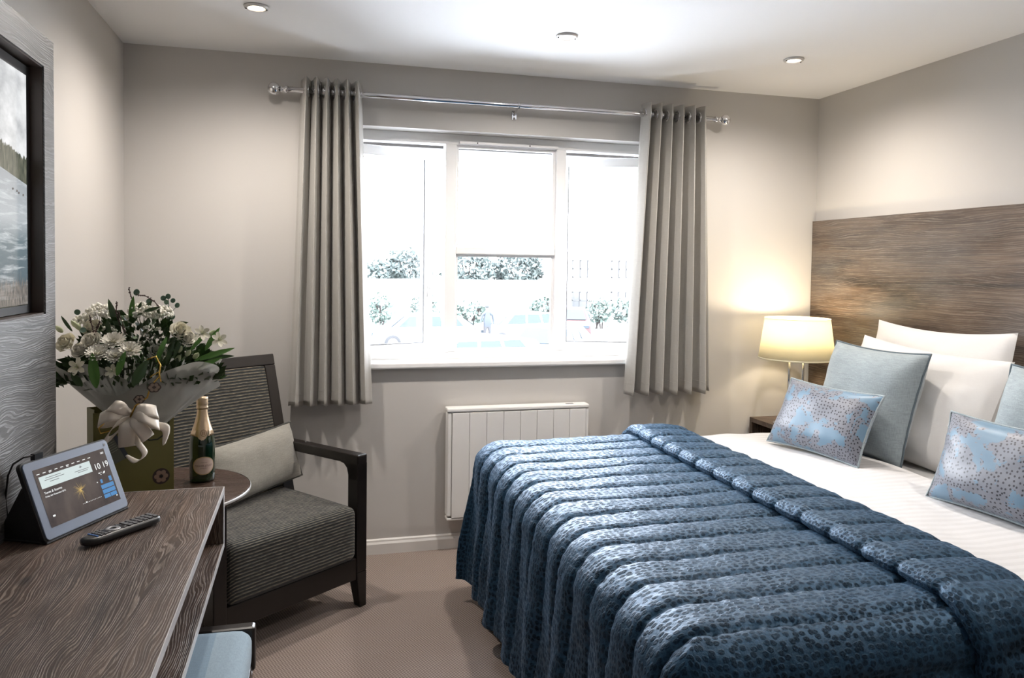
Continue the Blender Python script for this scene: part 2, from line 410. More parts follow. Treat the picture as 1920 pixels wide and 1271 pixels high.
# window: frame, mullions, sashes, panes
FY0, FY1 = 3.88, 3.95
wf = MB()
wf.box(WX0, WX0 + .055, FY0, FY1, WZ0, WZ1).box(WX1 - .055, WX1, FY0, FY1, WZ0, WZ1).box(WX0 + .055, WX1 - .055, FY0, FY1, WZ1 - .052, WZ1).box(WX0 + .055, WX1 - .055, FY0, FY1, WZ0, WZ0 + .035)
win = S('window_1', wf, 'white', bevel=.003)
for x0, x1 in ((.670, .728), (1.264, 1.318)): O('mullion', B(x0, x1, FY0 - .004, FY1, WZ0 + .035, WZ1 - .052), 'white', win, bevel=.003)
O('transom', B(.728, 1.264, FY0 + .002, FY1, 1.49, 1.527), 'white', win, bevel=.003)
bead = MB()
for x0, x1, z0, z1 in ((.728, 1.264, .985, 1.49), (.728, 1.264, 1.527, 2.048)):
    bead.box(x0, x0 + .014, FY0 + .02, 3.914, z0, z1).box(x1 - .014, x1, FY0 + .02, 3.914, z0, z1).box(x0 + .014, x1 - .014, FY0 + .02, 3.914, z0, z0 + .014).box(x0 + .014, x1 - .014, FY0 + .02, 3.914, z1 - .014, z1)
O('glazing_bead', bead, 'white', win)
for z0, z1 in ((.995, 1.485), (1.53, 2.04)): O('pane', B(.735, 1.258, 3.915, 3.919, z0, z1), 'glass', win)
O('trickle_vent', MB().box(.74, 1.27, FY0 - .012, FY0, 2.052, 2.066), 'white', win, bevel=.002)
for x in (.83, 1.11): O('vent_screw', B(x, x + .006, FY0 - .014, FY0 - .012, 2.056, 2.062), 'dark', win)
def sash(hx, side, ang, handle):
    W = .50; m = MB(); z0, z1 = .965, 2.034; t = .05; d = .05
    m.box(0, W, 0, d, z0, z0 + t).box(0, W, 0, d, z1 - t, z1).box(0, t, 0, d, z0 + t, z1 - t).box(W - t, W, 0, d, z0 + t, z1 - t)
    g = MB().box(t, W - t, .022, .026, z0 + t, z1 - t)
    gk = MB().box(t - .004, t, -.001, .0, z0 + t, z1 - t)
    gk = MB().box(t, t + .005, .004, .012, z0 + t, z1 - t).box(W - t - .005, W - t, .004, .012, z0 + t, z1 - t).box(t, W - t, .004, .012, z0 + t, z0 + t + .005)
    h = MB().box(W - .035, W - .015, -.014, 0, 1.26, 1.33).box(W - .031, W - .019, -.034, -.014, 1.30, 1.322).box(W - .031, W - .019, -.034, -.024, 1.20, 1.31)
    Mx = Matrix.Translation((hx, FY0 + .012, 0)) @ Matrix.Diagonal((side, 1, 1, 1)) @ Matrix.Rotation(ang, 4, 'Z')
    s_ = O('sash', m.xf(Mx), 'white', win, bevel=.003)
    O('pane', g.xf(Mx), 'glass', s_); O('gasket', gk.xf(Mx), 'key', s_); O('sash_handle', h.xf(Mx), 'white', s_)
    st = MB().box(W - .2, W - .02, .01, .018, z0 - .008, z0 - .002).xf(Mx); O('stay_arm', st, 'silver', s_)
sash(.168, 1, radians(20), True); sash(1.812, -1, radians(17), True)
S('trim_1', MB().box(.04, 1.94, YB - .035, FY0 + .02, .918, WZ0), 'white', bevel=.008, label='white window sill with rounded nosing')
S('trim_2', MB().box(WX0 - .1, WX1 + .1, 4.12, 4.6, 2.060, 2.16), plain('brown_timber_soffit', (.010, .007, .005), .7, var=.4, bs=60))

# downlights: three in view, plus an added one out of view to light the pillows
def downlight(x, y, tilt, label):
    t = T('ceiling_downlight', label, 'light', (x, y, HC), 0, 'recessed downlights in the ceiling')
    O('trim_ring', MB().lathe([(.046, -.002), (.044, -.008), (.034, -.010), (.029, -.004), (.029, .0)], n=32), 'rad' if False else 'silver_w', t, local=True, smooth=True)
    tilt_m = Matrix.Rotation(tilt, 4, 'X')
    O('lamp_lens', MB().lathe([(.0005, -.0085), (.016, -.0085), (.021, -.0075), (.023, -.004)], n=24).xf(tilt_m), 'led', t, local=True, smooth=True)
    for sx in (-1, 1): O('pivot_screw', MB().lathe([(.0005, -.0125), (.003, -.0125), (.003, -.009)], (sx * .037, 0, 0), 8), 'dark', t, local=True)
    l = bpy.data.lights.new('downlight_beam', 'SPOT'); l.energy = SPOT_W; l.spot_size = radians(166); l.spot_blend = 1.0; l.color = (1, .915, .83); l.shadow_soft_size = .03
    o = bpy.data.objects.new('downlight_beam', l); COL.objects.link(o); o.parent = t; o.location = (0, 0, -.03)
MT['silver_w'] = plain('satin_white_metal', (.62, .60, .58), .35, .2)
downlight(-.198, 3.091, .0, 'recessed ceiling downlight nearest the left wall')
downlight(1.042, 3.085, 0, 'recessed ceiling downlight above the middle of the window')
downlight(2.152, 3.109, 0, 'recessed ceiling downlight nearest the headboard wall')
for x, y, l in ((2.25, 1.35, 'added ceiling downlight to brighten the pillows, out of view'),):
    downlight(x, y, 0, l)  # unseen extra lamp, put in to brighten the pillow end

# ------------------------------------------------------------------ wall panel, television, desk (left wall)
PX, PYE = -.68, 2.37
OY0, OY1, OZ0, OZ1 = 1.20, 2.278, 1.284, 1.935
t = T('media_wall_panel', 'tall grey-brown woodgrain wall panel around the recessed television', 'wall panel', (XL, .6, 0))
pb = MB().box(XL + .001, PX, .6, PYE, 0, OZ0).box(XL + .001, PX, .6, PYE, OZ1, 2.02).box(XL + .001, PX, OY1, PYE, OZ0, OZ1).box(XL + .001, PX, .6, OY0, OZ0, OZ1)
O('panel_board', pb, 'wood_panel', t)
tb = .021
O('opening_trim', MB().box(PX, PX + .004, OY0 - tb, OY1 + tb, OZ0 - tb, OZ0).box(PX, PX + .004, OY0 - tb, OY1 + tb, OZ1, OZ1 + tb).box(PX, PX + .004, OY1, OY1 + tb, OZ0, OZ1).box(PX, PX + .004, OY0 - tb, OY0, OZ0, OZ1), 'wood_panel', t)
O('reveal_lining', MB().box(PX - .06, PX, OY0, OY0 + .004, OZ0, OZ1).box(PX - .06, PX, OY1 - .004, OY1, OZ0, OZ1).box(PX - .06, PX, OY0, OY1, OZ0, OZ0 + .004).box(PX - .06, PX, OY0, OY1, OZ1 - .004, OZ1), 'reveal', t)

def screen_mat():
    k = NB('lake_view_screen'); v = k.obj(); s = k.n('SeparateXYZ'); k.set(s.inputs[0], v); Y, Z = s.outputs[1], s.outputs[2]
    # picture: cloudy sky, line of trees sloping to the water, rippled lake, reeds in front (y 0..1.02, z 0..0.6)
    n1 = k.noise(k.obj((2, 3, 5)), 2.2, 5, .6); sky = k.ramp(n1.outputs[0], [(.35, (.36, .37, .38)), (.6, (.66, .67, .68))])
    n2 = k.noise(k.obj((1, 3, 26)), 2.5, 5, .65, .4)
    deep = k.ramp(k.math('DIVIDE', Z, .4), [(.1, (.07, .10, .12)), (.45, (.13, .17, .19)), (.6, (.36, .39, .41)), (1, (.26, .28, .30))])
    water = k.mix(k.ramp(n2.outputs[0], [(.5, (0, 0, 0)), (.72, (.7, .7, .7))]), deep, (.62, .66, .68))
    tn = k.noise(k.obj((1, 60, 5)), 1.4, 3, .6); tree_c = k.ramp(k.noise(k.obj((1, 80, 22)), 1.2, 3).outputs[0], [(.3, (.035, .045, .035)), (.7, (.16, .16, .12))])
    slope = k.math('SUBTRACT', Z, k.math('MULTIPLY', k.math('SUBTRACT', 1.0, Y), .15))
    top = k.math('MULTIPLY_ADD', tn.outputs[0], .05, .375); above_base = k.math('GREATER_THAN', slope, .335); below_top = k.math('LESS_THAN', slope, top)
    is_tree = k.math('MULTIPLY', above_base, below_top)
    c = k.mix(k.math('GREATER_THAN', slope, .335), water, sky); c = k.mix(is_tree, c, tree_c)
    rn = k.noise(k.obj((1, 150, 8)), 1.5, 4, .7); rt = k.math('MULTIPLY_ADD', rn.outputs[0], .16, .0)
    reed = k.math('LESS_THAN', Z, rt); rc = k.ramp(k.noise(k.obj((1, 220, 30)), 1.4, 3).outputs[0], [(.4, (.07, .06, .05)), (.62, (.30, .25, .21))])
    c = k.mix(k.math('MULTIPLY', reed, .75), c, rc)
    c = k.mix(k.math('LESS_THAN', Z, .022), c, (.02, .022, .016))
    k.P(base=(.01, .01, .01), emit=c, es=.6, rough=.12); return k.m
tv = T('television', 'flat television showing a misty lake, recessed in the wall panel', 'television', (-.745, 1.22, 1.29))
O('screen', B(0.034, .036, .022, 1.028, .02, .612), screen_mat(), tv, local=True)
bz = MB().box(0, .037, 0, 1.05, 0, .02).box(0, .037, 0, 1.05, .612, .636).box(0, .037, 0, .022, .02, .612).box(0, .037, 1.028, 1.05, .02, .612).box(0, .033, .022, 1.028, .02, .612)
O('bezel', bz, 'black', tv, local=True)
dkm = plain('duck_brown', (.12, .09, .07), .6)
for y, z in ((.93, .312), (.957, .309), (.97, .305), (1.0, .302)): O('duck', MB().ball((.0365, y, z), .004, 6, 4, (.2, 1.2, .8)), dkm, tv, local=True)

t = T('desk', 'dark woodgrain wall desk with open shelf compartment and pale edging', 'desk', (PX, .5, 0))
DX, DY, DZ = -.236, 2.346, .775
O('desk_top', B(PX, DX - .002, .5, DY - .002, .757, DZ), 'wood', t)
O('shelf_board', B(PX, DX - .002, .5, DY - .002, .597, .613), 'wood', t)
O('end_panel', B(PX, DX - .002, DY - .02, DY - .002, .613, .757), 'wood_x', t)
O('divider_panel', B(PX, DX - .03, 1.42, 1.438, .613, .757), 'wood_x', t)
O('back_panel', B(PX, PX + .012, .5, DY - .02, .613, .757), 'wood', t)
e = .0022
O('edge_band', MB().box(DX - .002, DX, .5, DY, .757, DZ).box(DX - .002, DX, .5, DY, .597, .613).box(DX - .002, DX, DY - .02, DY, .613, .757), 'edge', t, label='pale front edge banding')
O('edge_band', MB().box(PX, DX - .002, DY - .002, DY, .757, DZ), 'edge', t)
O('support_leg', B(PX, PX + .25, .52, .56, 0, .597), 'wood_x', t)
O('support_leg', B(PX, PX + .05, 2.28, 2.32, 0, .597), 'wood_x', t)

# ------------------------------------------------------------------ upholstered stool under the desk
t = T('dressing_stool', 'pale blue upholstered stool with dark wooden frame tucked under the desk', 'stool', (-.36, 1.84, 0))
def cushion_box(x0, x1, y0, y1, z0, z1, r, n=10, crown=.012):
    cx, cy, cz = (x0 + x1) / 2, (y0 + y1) / 2, (z0 + z1) / 2; hx, hy, hz = (x1 - x0) / 2, (y1 - y0) / 2, (z1 - z0) / 2
    m = MB()
    def face(ax, sg):
        def fn(u, v):
            p = [0, 0, 0]; a, b = [i for i in range(3) if i != ax]; H = (hx, hy, hz)
            def sp(q, h): # concentrate samples at the edges
                q = 2 * q - 1; return h * (abs(q) ** .72) * (1 if q >= 0 else -1)
            p[ax] = sg * H[ax]; p[a] = sp(u, H[a]); p[b] = sp(v, H[b])
            q = [max(-H[i] + r, min(H[i] - r, p[i])) for i in range(3)]; d = Vector([p[i] - q[i] for i in range(3)])
            if d.length > 1e-9: d = d.normalized() * r
            x, y, z = (q[i] + d[i] for i in range(3))
            z += (crown * (1 - (x / hx) ** 2) * (1 - (y / hy) ** 2) if z > 0 else 0)
            return (cx + x, cy + y, cz + z)
        m.grid(fn, n, n)
    for ax in range(3):
        for sg in (-1, 1): face(ax, sg)
    return m
def stool_mat():
    k = NB('pale_blue_banded_weave'); v = k.obj(); s = k.n('SeparateXYZ'); k.set(s.inputs[0], v)
    wv = k.noise(k.obj((1, .1, 1)), 900, 2); wx = k.noise(k.obj((.1, 1, .1)), 900, 2); q = k.math('MULTIPLY', k.math('ADD', wv.outputs[0], wx.outputs[0]), .5)
    band = k.ramp(k.math('ADD', s.outputs[0], .25), [(.0, (.17, .24, .30)), (.28, (.10, .16, .22)), (.33, (.13, .20, .26)), (.385, (.20, .27, .32))], 'CONSTANT')
    c = k.mix(1, band, k.ramp(q, [(.35, (.8, .8, .8)), (.65, (1.12, 1.12, 1.12))]), 'MULTIPLY'); k.P(base=c, rough=.85, sheen=.2); k.bump(q, .3, .002); return k.m
O('seat_cushion', cushion_box(-.22, .222, -.27, .225, .385, .485, .035, 14), stool_mat(), t, local=True, smooth=True)
O('seat_frame', MB().box(-.23, .228, .222, .262, .36, .478).box(-.23, .22, -.28, .222, .34, .384), 'chair_wood', t, local=True, bevel=.008)
for x in (-.2, .2):
    for y in (-.25, .235): O('leg', MB().prism([(x - .014, y - .014, 0), (x + .014, y - .014, 0), (x + .014, y + .014, 0), (x - .014, y + .014, 0)], [(x - .02, y - .02, .35), (x + .02, y - .02, .35), (x + .02, y + .02, .35), (x - .02, y + .02, .35)]), 'chair_wood', t, local=True, bevel=.003)

# ------------------------------------------------------------------ tablet on the desk
t = T('tablet', 'tablet in a black folio stand on the desk, screen showing 10 19', 'tablet', (-.576, 1.94, DZ + .001), -.453 + pi / 2)
# local: x along the bottom edge (away from camera end), y towards the back, z up; leaning back 21 deg
lean = Matrix.Rotation(-.377, 4, 'X')
Wt, Ht = .271, .184
def tl(m): return m.xf(Matrix.Translation((0, 0, .008)) @ lean)
def rrect(w_, h_, r, y0, y1, x0=0, z0=0, n=5):
    pts = []
    for cx, cz, a0 in ((w_ - r, h_ - r, 0), (r, h_ - r, pi / 2), (r, r, pi), (w_ - r, r, 3 * pi / 2)):
        for i in range(n + 1): a = a0 + pi / 2 * i / n; pts.append((x0 + cx + r * cos(a), z0 + cz + r * sin(a)))
    return MB().prism([(x, y0, z) for x, z in pts], [(x, y1, z) for x, z in pts])
O('case', tl(rrect(Wt + .008, Ht + .008, .012, .004, .016, -.004, -.004)), 'blackm', t, local=True, bevel=.002)
O('bezel', tl(rrect(Wt, Ht, .010, 0, .006)), 'bezel', t, local=True, bevel=.001)
def em2(name, c, s=.55): k = NB(name); k.P(base=(.01, .01, .01), emit=c, es=s, rough=.15); return k.m
def tsc():
    k = NB('tablet_dark_screen'); n = k.noise(k.obj((20, 20, 8)), 1, 4, .6); k.P(base=(.01, .01, .01), rough=.12, emit=k.ramp(n.outputs[0], [(.3, (.022, .018, .022)), (.75, (.075, .06, .055))]), es=.6); return k.m
scr = O('screen', tl(B(.022, .252, -.0006, .001, .024, .164)), tsc(), t, local=True)
SX, SZ, SW, SH = .022, .024, .230, .140   # screen rectangle
def q(x, z, w_, h_, off=.0010): return B(SX + x * SW, SX + (x + w_) * SW, -off, -off + .0003, SZ + z * SH, SZ + (z + h_) * SH)
wh = em2('screen_white', (.80, .82, .82)); pale = em2('screen_banner', (.52, .60, .60)); blu = em2('screen_blue', (.06, .20, .42)); gry = em2('screen_grey', (.13, .13, .14)); gol = em2('screen_gold', (.55, .38, .12))
O('screen_banner', tl(q(.04, .655, .70, .205)), pale, scr, local=True)
m = MB()
for i in range(10): 
    b = q(.03 + i * .078, .905, .038, .012); m.add(b.v, b.f)
    if i in (2, 5): b = q(.03 + i * .078, .885, .03, .012); m.add(b.v, b.f)
for z in (.93, .91): b = q(.93, z, .045, .010); m.add(b.v, b.f)
for i in range(13): b = q(.47 + i * .022, .17, .007 if i != 2 else .018, .010 if i != 2 else .024); m.add(b.v, b.f)
b = q(.06, .16, .03, .03); m.add(b.v, b.f); b = q(.955, .085, .016, .02); m.add(b.v, b.f); b = q(.745, .43, .012, .018); m.add(b.v, b.f)
for x, z, w_, h_ in ((.81, .575, .02, .02), (.845, .585, .012, .012), (.87, .56, .03, .014), (.885, .575, .022, .022), (.835, .545, .008, .02)): b = q(x, z, w_, h_); m.add(b.v, b.f)
O('screen_menu', tl(m), wh, scr, local=True, kind='stuff')
TM = Matrix.Translation((0, -.0011, 0)) @ Matrix.Rotation(pi / 2, 4, 'X')
def ttx(s_, x, z, size, mt, nm): O(nm, tl(text_mb(s_, size, Matrix.Translation((SX + x * SW, 0, SZ + z * SH)) @ TM, .0001)), mt, scr, local=True)
ttx('10 19', .775, .66, .0220, wh, 'screen_clock'); ttx('Tunes & Storms', .045, .56, .0082, wh, 'screen_title'); ttx('Friday 6th November 2015', .045, .50, .0056, wh, 'screen_subtitle')
m = MB()
for x, z, w_ in ((.12, .81, .20), (.10, .775, .26), (.16, .735, .12), (.50, .745, .20), (.54, .715, .14)): b = q(x, z, w_, .010, .0014); m.add(b.v, b.f)
for dx, dz, w_, h_ in ((.59, .79, .012, .04), (.575, .80, .04, .010)): b = q(dx, dz, w_, h_, .0014); m.add(b.v, b.f)
O('screen_banner_text', tl(m), gry, scr, local=True, kind='stuff')
for x, z, w_, h_ in ((.785, .29, .19, .075), (.785, .20, .19, .075), (.785, .115, .09, .07), (.882, .115, .093, .07), (.80, .40, .03, .07), (.93, .39, .04, .09)): O('screen_button', tl(q(x, z, w_, h_)), blu, scr, local=True)
m = MB()
for i in range(46):
    a = U(0, 2 * pi); r = U(.25, 1) * .030; c = Vector((SX + .50 * SW, 0, SZ + .43 * SH)); d = Vector((cos(a), 0, sin(a))); p = Vector((-sin(a), 0, cos(a))) * .00028
    m.add([c + p + Vector((0, -.0012, 0)), c - p + Vector((0, -.0012, 0)), c + d * r + Vector((0, -.0012, 0))], [(0, 1, 2)])
m.add([(SX + .497 * SW, -.0012, SZ + .43 * SH), (SX + .503 * SW, -.0012, SZ + .43 * SH), (SX + .515 * SW, -.0012, SZ + .18 * SH)], [(0, 1, 2)])
O('screen_firework', tl(m), gol, scr, local=True, kind='stuff')
O('home_mark', tl(MB().lathe([(.0001, 0), (.0035, 0)], (0, 0, 0), 12).xf(Matrix.Translation((Wt - .012, -.0008, Ht - .012)) @ Matrix.Rotation(pi / 2, 4, 'X'))), 'key', t, local=True)
# folio stand behind
top = tl(MB().add([(0, .016, .13), (Wt, .016, .13), (0, .016, .02), (Wt, .016, .02)], [])).v
O('folio_stand', MB().prism([(0.0, .135, 0.001), (Wt, .135, 0.001), (Wt, .142, 0.001), (0, .142, .001)], [(0, top[0][1], top[0][2]), (Wt, top[1][1], top[1][2]), (Wt, top[1][1] + .007, top[1][2] + .002), (0, top[0][1] + .007, top[0][2] + .002)]), 'blackm', t, local=True, bevel=.002)
O('folio_base', B(-.002, Wt, .0, .14, 0, .005), 'blackm', t, local=True, bevel=.002)
O('folio_side', MB().prism([(0, .02, .004), (.003, .02, .004), (.003, .138, .004), (0, .138, .004)], [(0, top[0][1] - .01, top[0][2]), (.003, top[0][1] - .01, top[0][2]), (.003, top[0][1], top[0][2]), (0, top[0][1], top[0][2])]), 'blackm', t, local=True)
pc = tl(MB().add([(.055, .008, Ht + .006)], [])).v[0]
O('charge_plug', MB().box(pc[0] - .012, pc[0] + .012, pc[1] - .005, pc[1] + .007, pc[2] - .004, pc[2] + .012).tube([(pc[0] - .01, pc[1], pc[2] + .008), (pc[0] - .03, pc[1] + .008, pc[2] + .008), (pc[0] - .048, pc[1] + .02, pc[2] - .004), (pc[0] - .052, pc[1] + .03, pc[2] - .03), (pc[0] - .045, pc[1] + .045, pc[2] - .09), (pc[0] - .03, pc[1] + .05, .01)], .0022), 'black', t, local=True, label='charging plug with short black cable')

# ------------------------------------------------------------------ remote control
ra = atan2(2.054 - 1.903, -.369 + .491)
t = T('remote_control', 'black remote control lying on the desk in front of the tablet', 'remote', (-.430, 1.979, DZ + .001), ra)
Lr = .206
def body(u, v):
    x = (u - .5) * Lr; a = 2 * pi * v; wv = .024 * (1 - .14 * abs(2 * u - 1) ** 4); 
    if u < .12: wv *= .82 + .18 * (u / .12)
    e_ = min(1, sqrt(max(0, 1 - (abs(2 * u - 1)) ** 16)))
    return (x, wv * (abs(cos(a)) ** .6) * (1 if cos(a) > 0 else -1) * e_, .0105 + .0105 * (abs(sin(a)) ** .6) * (1 if sin(a) > 0 else -1) * e_ * (1.0 if sin(a) > 0 else .9))
O('body', MB().grid(body, 40, 24), 'black', t, local=True, smooth=True)
def key_(x, y, hx, hy, z1): O('button', MB().box(x - hx, x + hx, y - hy, y + hy, .020, z1), 'key', t, local=True, bevel=.0008)
for i in range(6):
    for j in range(3): key_(.012 + i * .0145, (j - 1) * .0125, .0052, .005, .0228)
for i in range(2):
    for j in range(4): key_(-.064 + i * .010, (j - 1.5) * .0095, .0034, .0036, .0225)
for x, y in ((-.045, -.014), (-.045, .014), (-.003, -.014), (-.003, .014)): key_(x, y, .0035, .003, .0222)
O('navigation_ring', MB().lathe([(.0075, .0215), (.0085, .0228), (.0150, .0228), (.0165, .0210)], (-.024, 0, 0), 28), 'silver', t, local=True, smooth=True, label='silver oval navigation ring')
for j in range(3): y = (j - 1) * .0115; O('colour_key', MB().box(-.077, -.0735, y - .0048, y + .0048, .0198, .0222), 'blue_key', t, local=True)

# ------------------------------------------------------------------ round side table and armchair
t = T('round_side_table', 'round dark wooden side table between the desk and the armchair', 'table', (-.480, 2.69, 0))
O('table_top', MB().lathe([(.0005, .68), (.286, .68), (.291, .677), (.291, .668), (.284, .660), (.0005, .660)], n=72), 'table_wood', t, local=True)
O('rim', MB().lathe([(.2912, .6685), (.2930, .6700), (.2930, .6765), (.2912, .6785)], n=72), 'edge', t, local=True, smooth=True, label='pale metal rim')
O('pedestal', MB().lathe([(.026, .02), (.026, .640), (.09, .652), (.09, .66)], n=24), 'chair_wood', t, local=True, smooth=True)
O('base_plate', MB().lathe([(.0005, 0), (.145, 0), (.148, .004), (.146, .012), (.03, .022), (.0005, .022)], n=40), 'chair_wood', t, local=True, smooth=True)

CA = atan2(.613, .79)
t = T('armchair', 'dark wooden armchair with ribbed grey-brown tweed seat and back', 'armchair', (-.315, 2.78, 0), CA)
Wc = .70; PW = .052
def post(x0, x1, y0, y1, tz, taper, s_):
    # straight post above 0.12, tapering foot below
    a = [(x0, y0), (x1, y0), (x1, y1), (x0, y1)]
    b = [(x0 + (taper if s_ < 0 else 0), y0 + .004), (x1 - (taper if s_ > 0 else 0), y0 + .004), (x1 - (taper if s_ > 0 else 0), y1 - taper), (x0 + (taper if s_ < 0 else 0), y1 - taper)]
    m = MB().prism([(x, y, 0) for x, y in b], [(x, y, .15) for x, y in a]); return m.prism([(x, y, .15) for x, y in a], [(x, y, tz) for x, y in a])
for s_, x0 in ((1, 0), (-1, Wc - PW)):
    m = MB().prism([(x0 + (.0 if s_ > 0 else .018), 0, 0), (x0 + PW - (.018 if s_ > 0 else 0), 0, 0), (x0 + PW - (.018 if s_ > 0 else 0), .040, 0), (x0 + (.0 if s_ > 0 else .018), .040, 0)],
                   [(x0, 0, .15), (x0 + PW, 0, .15), (x0 + PW, .062, .15), (x0, .062, .15)]).box(x0, x0 + PW, 0, .062, .15, .605)
    O('leg', m, 'chair_wood', t, local=True, bevel=.004)
    O('leg', MB().prism([(x0, .60, 0), (x0 + PW, .60, 0), (x0 + PW, .64, 0), (x0, .64, 0)], [(x0, .50, .42), (x0 + PW, .50, .42), (x0 + PW, .56, .42), (x0, .56, .42)]), 'chair_wood', t, local=True, bevel=.004)
    # armrest with a curved haunch under its front end
    prof = [(0, .640), (.56, .632), (.56, .596), (.12, .602)] + [(.062 + .058 * (1 - sin(a)), .545 + .057 * cos(a)) for a in [pi / 2 * i / 6 for i in range(7)]] + [(0, .545)]
    prof = [(0, .640), (.56, .632), (.56, .590), (.115, .597), (.09, .592), (.072, .577), (.064, .552), (.062, .53), (0, .53)]
    O('armrest', MB().prism([(x0, y, z) for y, z in prof], [(x0 + PW, y, z) for y, z in prof]), 'chair_wood', t, local=True, bevel=.006)
    O('side_rail', B(x0 + .012, x0 + PW - .012, .062, .53, .135, .215), 'chair_wood', t, local=True, bevel=.004)
O('front_rail', B(PW, Wc - PW, .004, .045, .122, .212), 'chair_wood', t, local=True, bevel=.004)
O('seat', cushion_box(PW + .002, Wc - PW - .002, -.008, .50, .205, .432, .035, 18, .012), 'rib_seat', t, local=True, smooth=True)
# reclined back: panel frame and upholstery
bk = Matrix.Translation((0, .44, .40)) @ Matrix.Rotation(-radians(15), 4, 'X')
fr = MB(); h = .635; x0, x1 = .030, Wc - .032
fr.box(x0, x0 + .055, 0, .035, 0, h - .05).box(x1 - .055, x1, 0, .035, 0, h - .05).box(x0, x1, 0, .035, h - .05, h)
O('backrest_frame', fr.xf(bk), 'chair_wood', t, local=True, bevel=.004)
O('backrest', cushion_box(x0 + .056, x1 - .056, -.006, .030, .02, h - .051, .010, 10, 0).xf(bk), 'rib_back', t, local=True, smooth=True)
for s_ in (-1, 1):
    pass

# cushions: pillow-shaped, pinched corners, piped seam
def pillow(name, label, cat, bn, wdir, udir, W_, H_, Th, mat, pipe=None, pinch=.07, seed=0, wr=.006, group=None, n=26, droop=0):
    wdir = Vector(wdir).normalized(); udir = Vector(udir); udir = (udir - wdir * udir.dot(wdir)).normalized(); nd = wdir.cross(udir)
    c = Vector(bn) + wdir * W_ / 2 + udir * H_ / 2
    Mx = Matrix((wdir, udir, nd)).transposed().to_4x4(); 
    t = T(name, label, cat, c, 0, group); 
    def outline(u, v):
        x = u * W_ / 2 * (1 - pinch * (1 - v * v) ** 1.0 * abs(u) ** 2); y = v * H_ / 2 * (1 - pinch * 1.2 * (1 - u * u) * abs(v) ** 2)
        y += droop * H_ * (1 - u * u) * (-.5 if v > 0 else 0) * abs(v)
        return x, y
    def side(sg):
        def fn(a, b):
            u = sin((a - .5) * pi) * .35 + (2 * a - 1) * .65; v = sin((b - .5) * pi) * .35 + (2 * b - 1) * .65; u = max(-1, min(1, u)); v = max(-1, min(1, v))
            x, y = outline(u, v); th = Th / 2 * max(0, (1 - abs(u) ** 3.2)) ** .62 * max(0, (1 - abs(v) ** 3.2)) ** .62
            edge = (1 - abs(u)) * (1 - abs(v))
            th += (nz((x * 7 + seed, y * 7, sg), 1) * wr * 2 + nz((x * 22 + seed, y * 22, sg), 1) * wr * .7) * min(1, th / .02)
            ang = atan2(v, u); rr = max(abs(u), abs(v)); th += wr * .8 * sin(ang * 17 + seed + 3 * nz((u, v, seed))) * max(0, rr - .55) * min(1, th / .01) * (1 - rr) * 6
            return Mx @ Vector((x, y, sg * th))
        return fn
    uvp = lambda a_, b_: ((a_ - .5) * W_ + seed, (b_ - .5) * H_)
    m = MB().grid(side(1), n, n, uvp).grid(side(-1), n, n, uvp)
    bmv = m
    o = O('cover', bmv, mat, t, local=True, smooth=True)
    if pipe:
        pts = []
        for k in range(96):
            a = k / 96 * 4; s_ = a - int(a); e_ = 2 * s_ - 1
            u, v = [(e_, -1), (1, e_), (-e_, 1), (-1, -e_)][int(a)]
            x, y = outline(u, v); pts.append(Mx @ Vector((x * 1.004, y * 1.004, .0008 * sin(k * 1.7))))
        O('piping', MB().tube(pts, .0046, 6, True), pipe, t, local=True, smooth=True)
    return t
def dirs(yaw, tilt, roll):
    wd = Vector((sin(yaw), cos(yaw), 0)); bk_ = Vector((cos(yaw), -sin(yaw), 0)); ud = bk_ * sin(tilt) + Vector((0, 0, 1)) * cos(tilt)
    return wd * cos(roll) + ud * sin(roll), ud * cos(roll) - wd * sin(roll)
a, b = dirs(.676, -.256, .042)
pillow('lumbar_cushion', 'stone grey oblong cushion with dark piping lying on the armchair', 'cushion', (-.346, 3.150, .452), a, b, .515, .245, .115, 'lumbar', 'lumpipe', .04, 3, .004)

# ------------------------------------------------------------------ headboard, bedside table, lamp
t = T('headboard_panel', 'tall weathered-oak headboard panel fixed behind the bed', 'headboard', (2.757, .3, 0))
O('panel_board', B(2.757, XR - .001, .3, 3.762, 0, 1.708), 'wood_head', t, bevel=.001)
O('edge_band', B(2.756, XR - .001, 3.7625, 3.764, 0, 1.708), 'wood_head', t)
t = T('bedside_table', 'small dark wooden bedside cabinet with open front in the corner', 'bedside table', (2.377, 3.30, 0))
bx = MB().box(2.377, 2.755, 3.30, 3.752, .585, .61).box(2.377, 2.755, 3.30, 3.325, .12, .585).box(2.377, 2.755, 3.727, 3.752, .12, .585).box(2.377, 2.755, 3.325, 3.727, .12, .145)
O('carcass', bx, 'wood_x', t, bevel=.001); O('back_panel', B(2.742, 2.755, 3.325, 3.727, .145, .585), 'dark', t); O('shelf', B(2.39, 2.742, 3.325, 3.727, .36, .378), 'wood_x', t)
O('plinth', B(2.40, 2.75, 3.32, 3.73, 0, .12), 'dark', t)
t = T('table_lamp', 'lit bedside lamp with cream drum shade on two chrome stems', 'lamp', (2.487, 3.50, .611))
O('shade', MB().lathe([(.193, .352), (.163, .566)], n=48), 'shade', t, local=True, smooth=True, solid=.0012)
O('shade_trim', MB().lathe([(.1640, .5640), (.1652, .5640), (.1650, .5680), (.1635, .5680)], n=48), 'shade', t, local=True, smooth=True)
O('shade_trim', MB().lathe([(.1925, .352), (.1942, .352), (.1934, .359), (.1917, .359)], n=48), 'shade', t, local=True, smooth=True)
st = MB()
for dx, dy in ((-.042, 0), (.042, 0)): st.tube([(dx, dy, .012), (dx, dy, .47)], .0065, 12)
O('stem', st, 'chrome', t, local=True, smooth=True, label='pair of chrome stems')
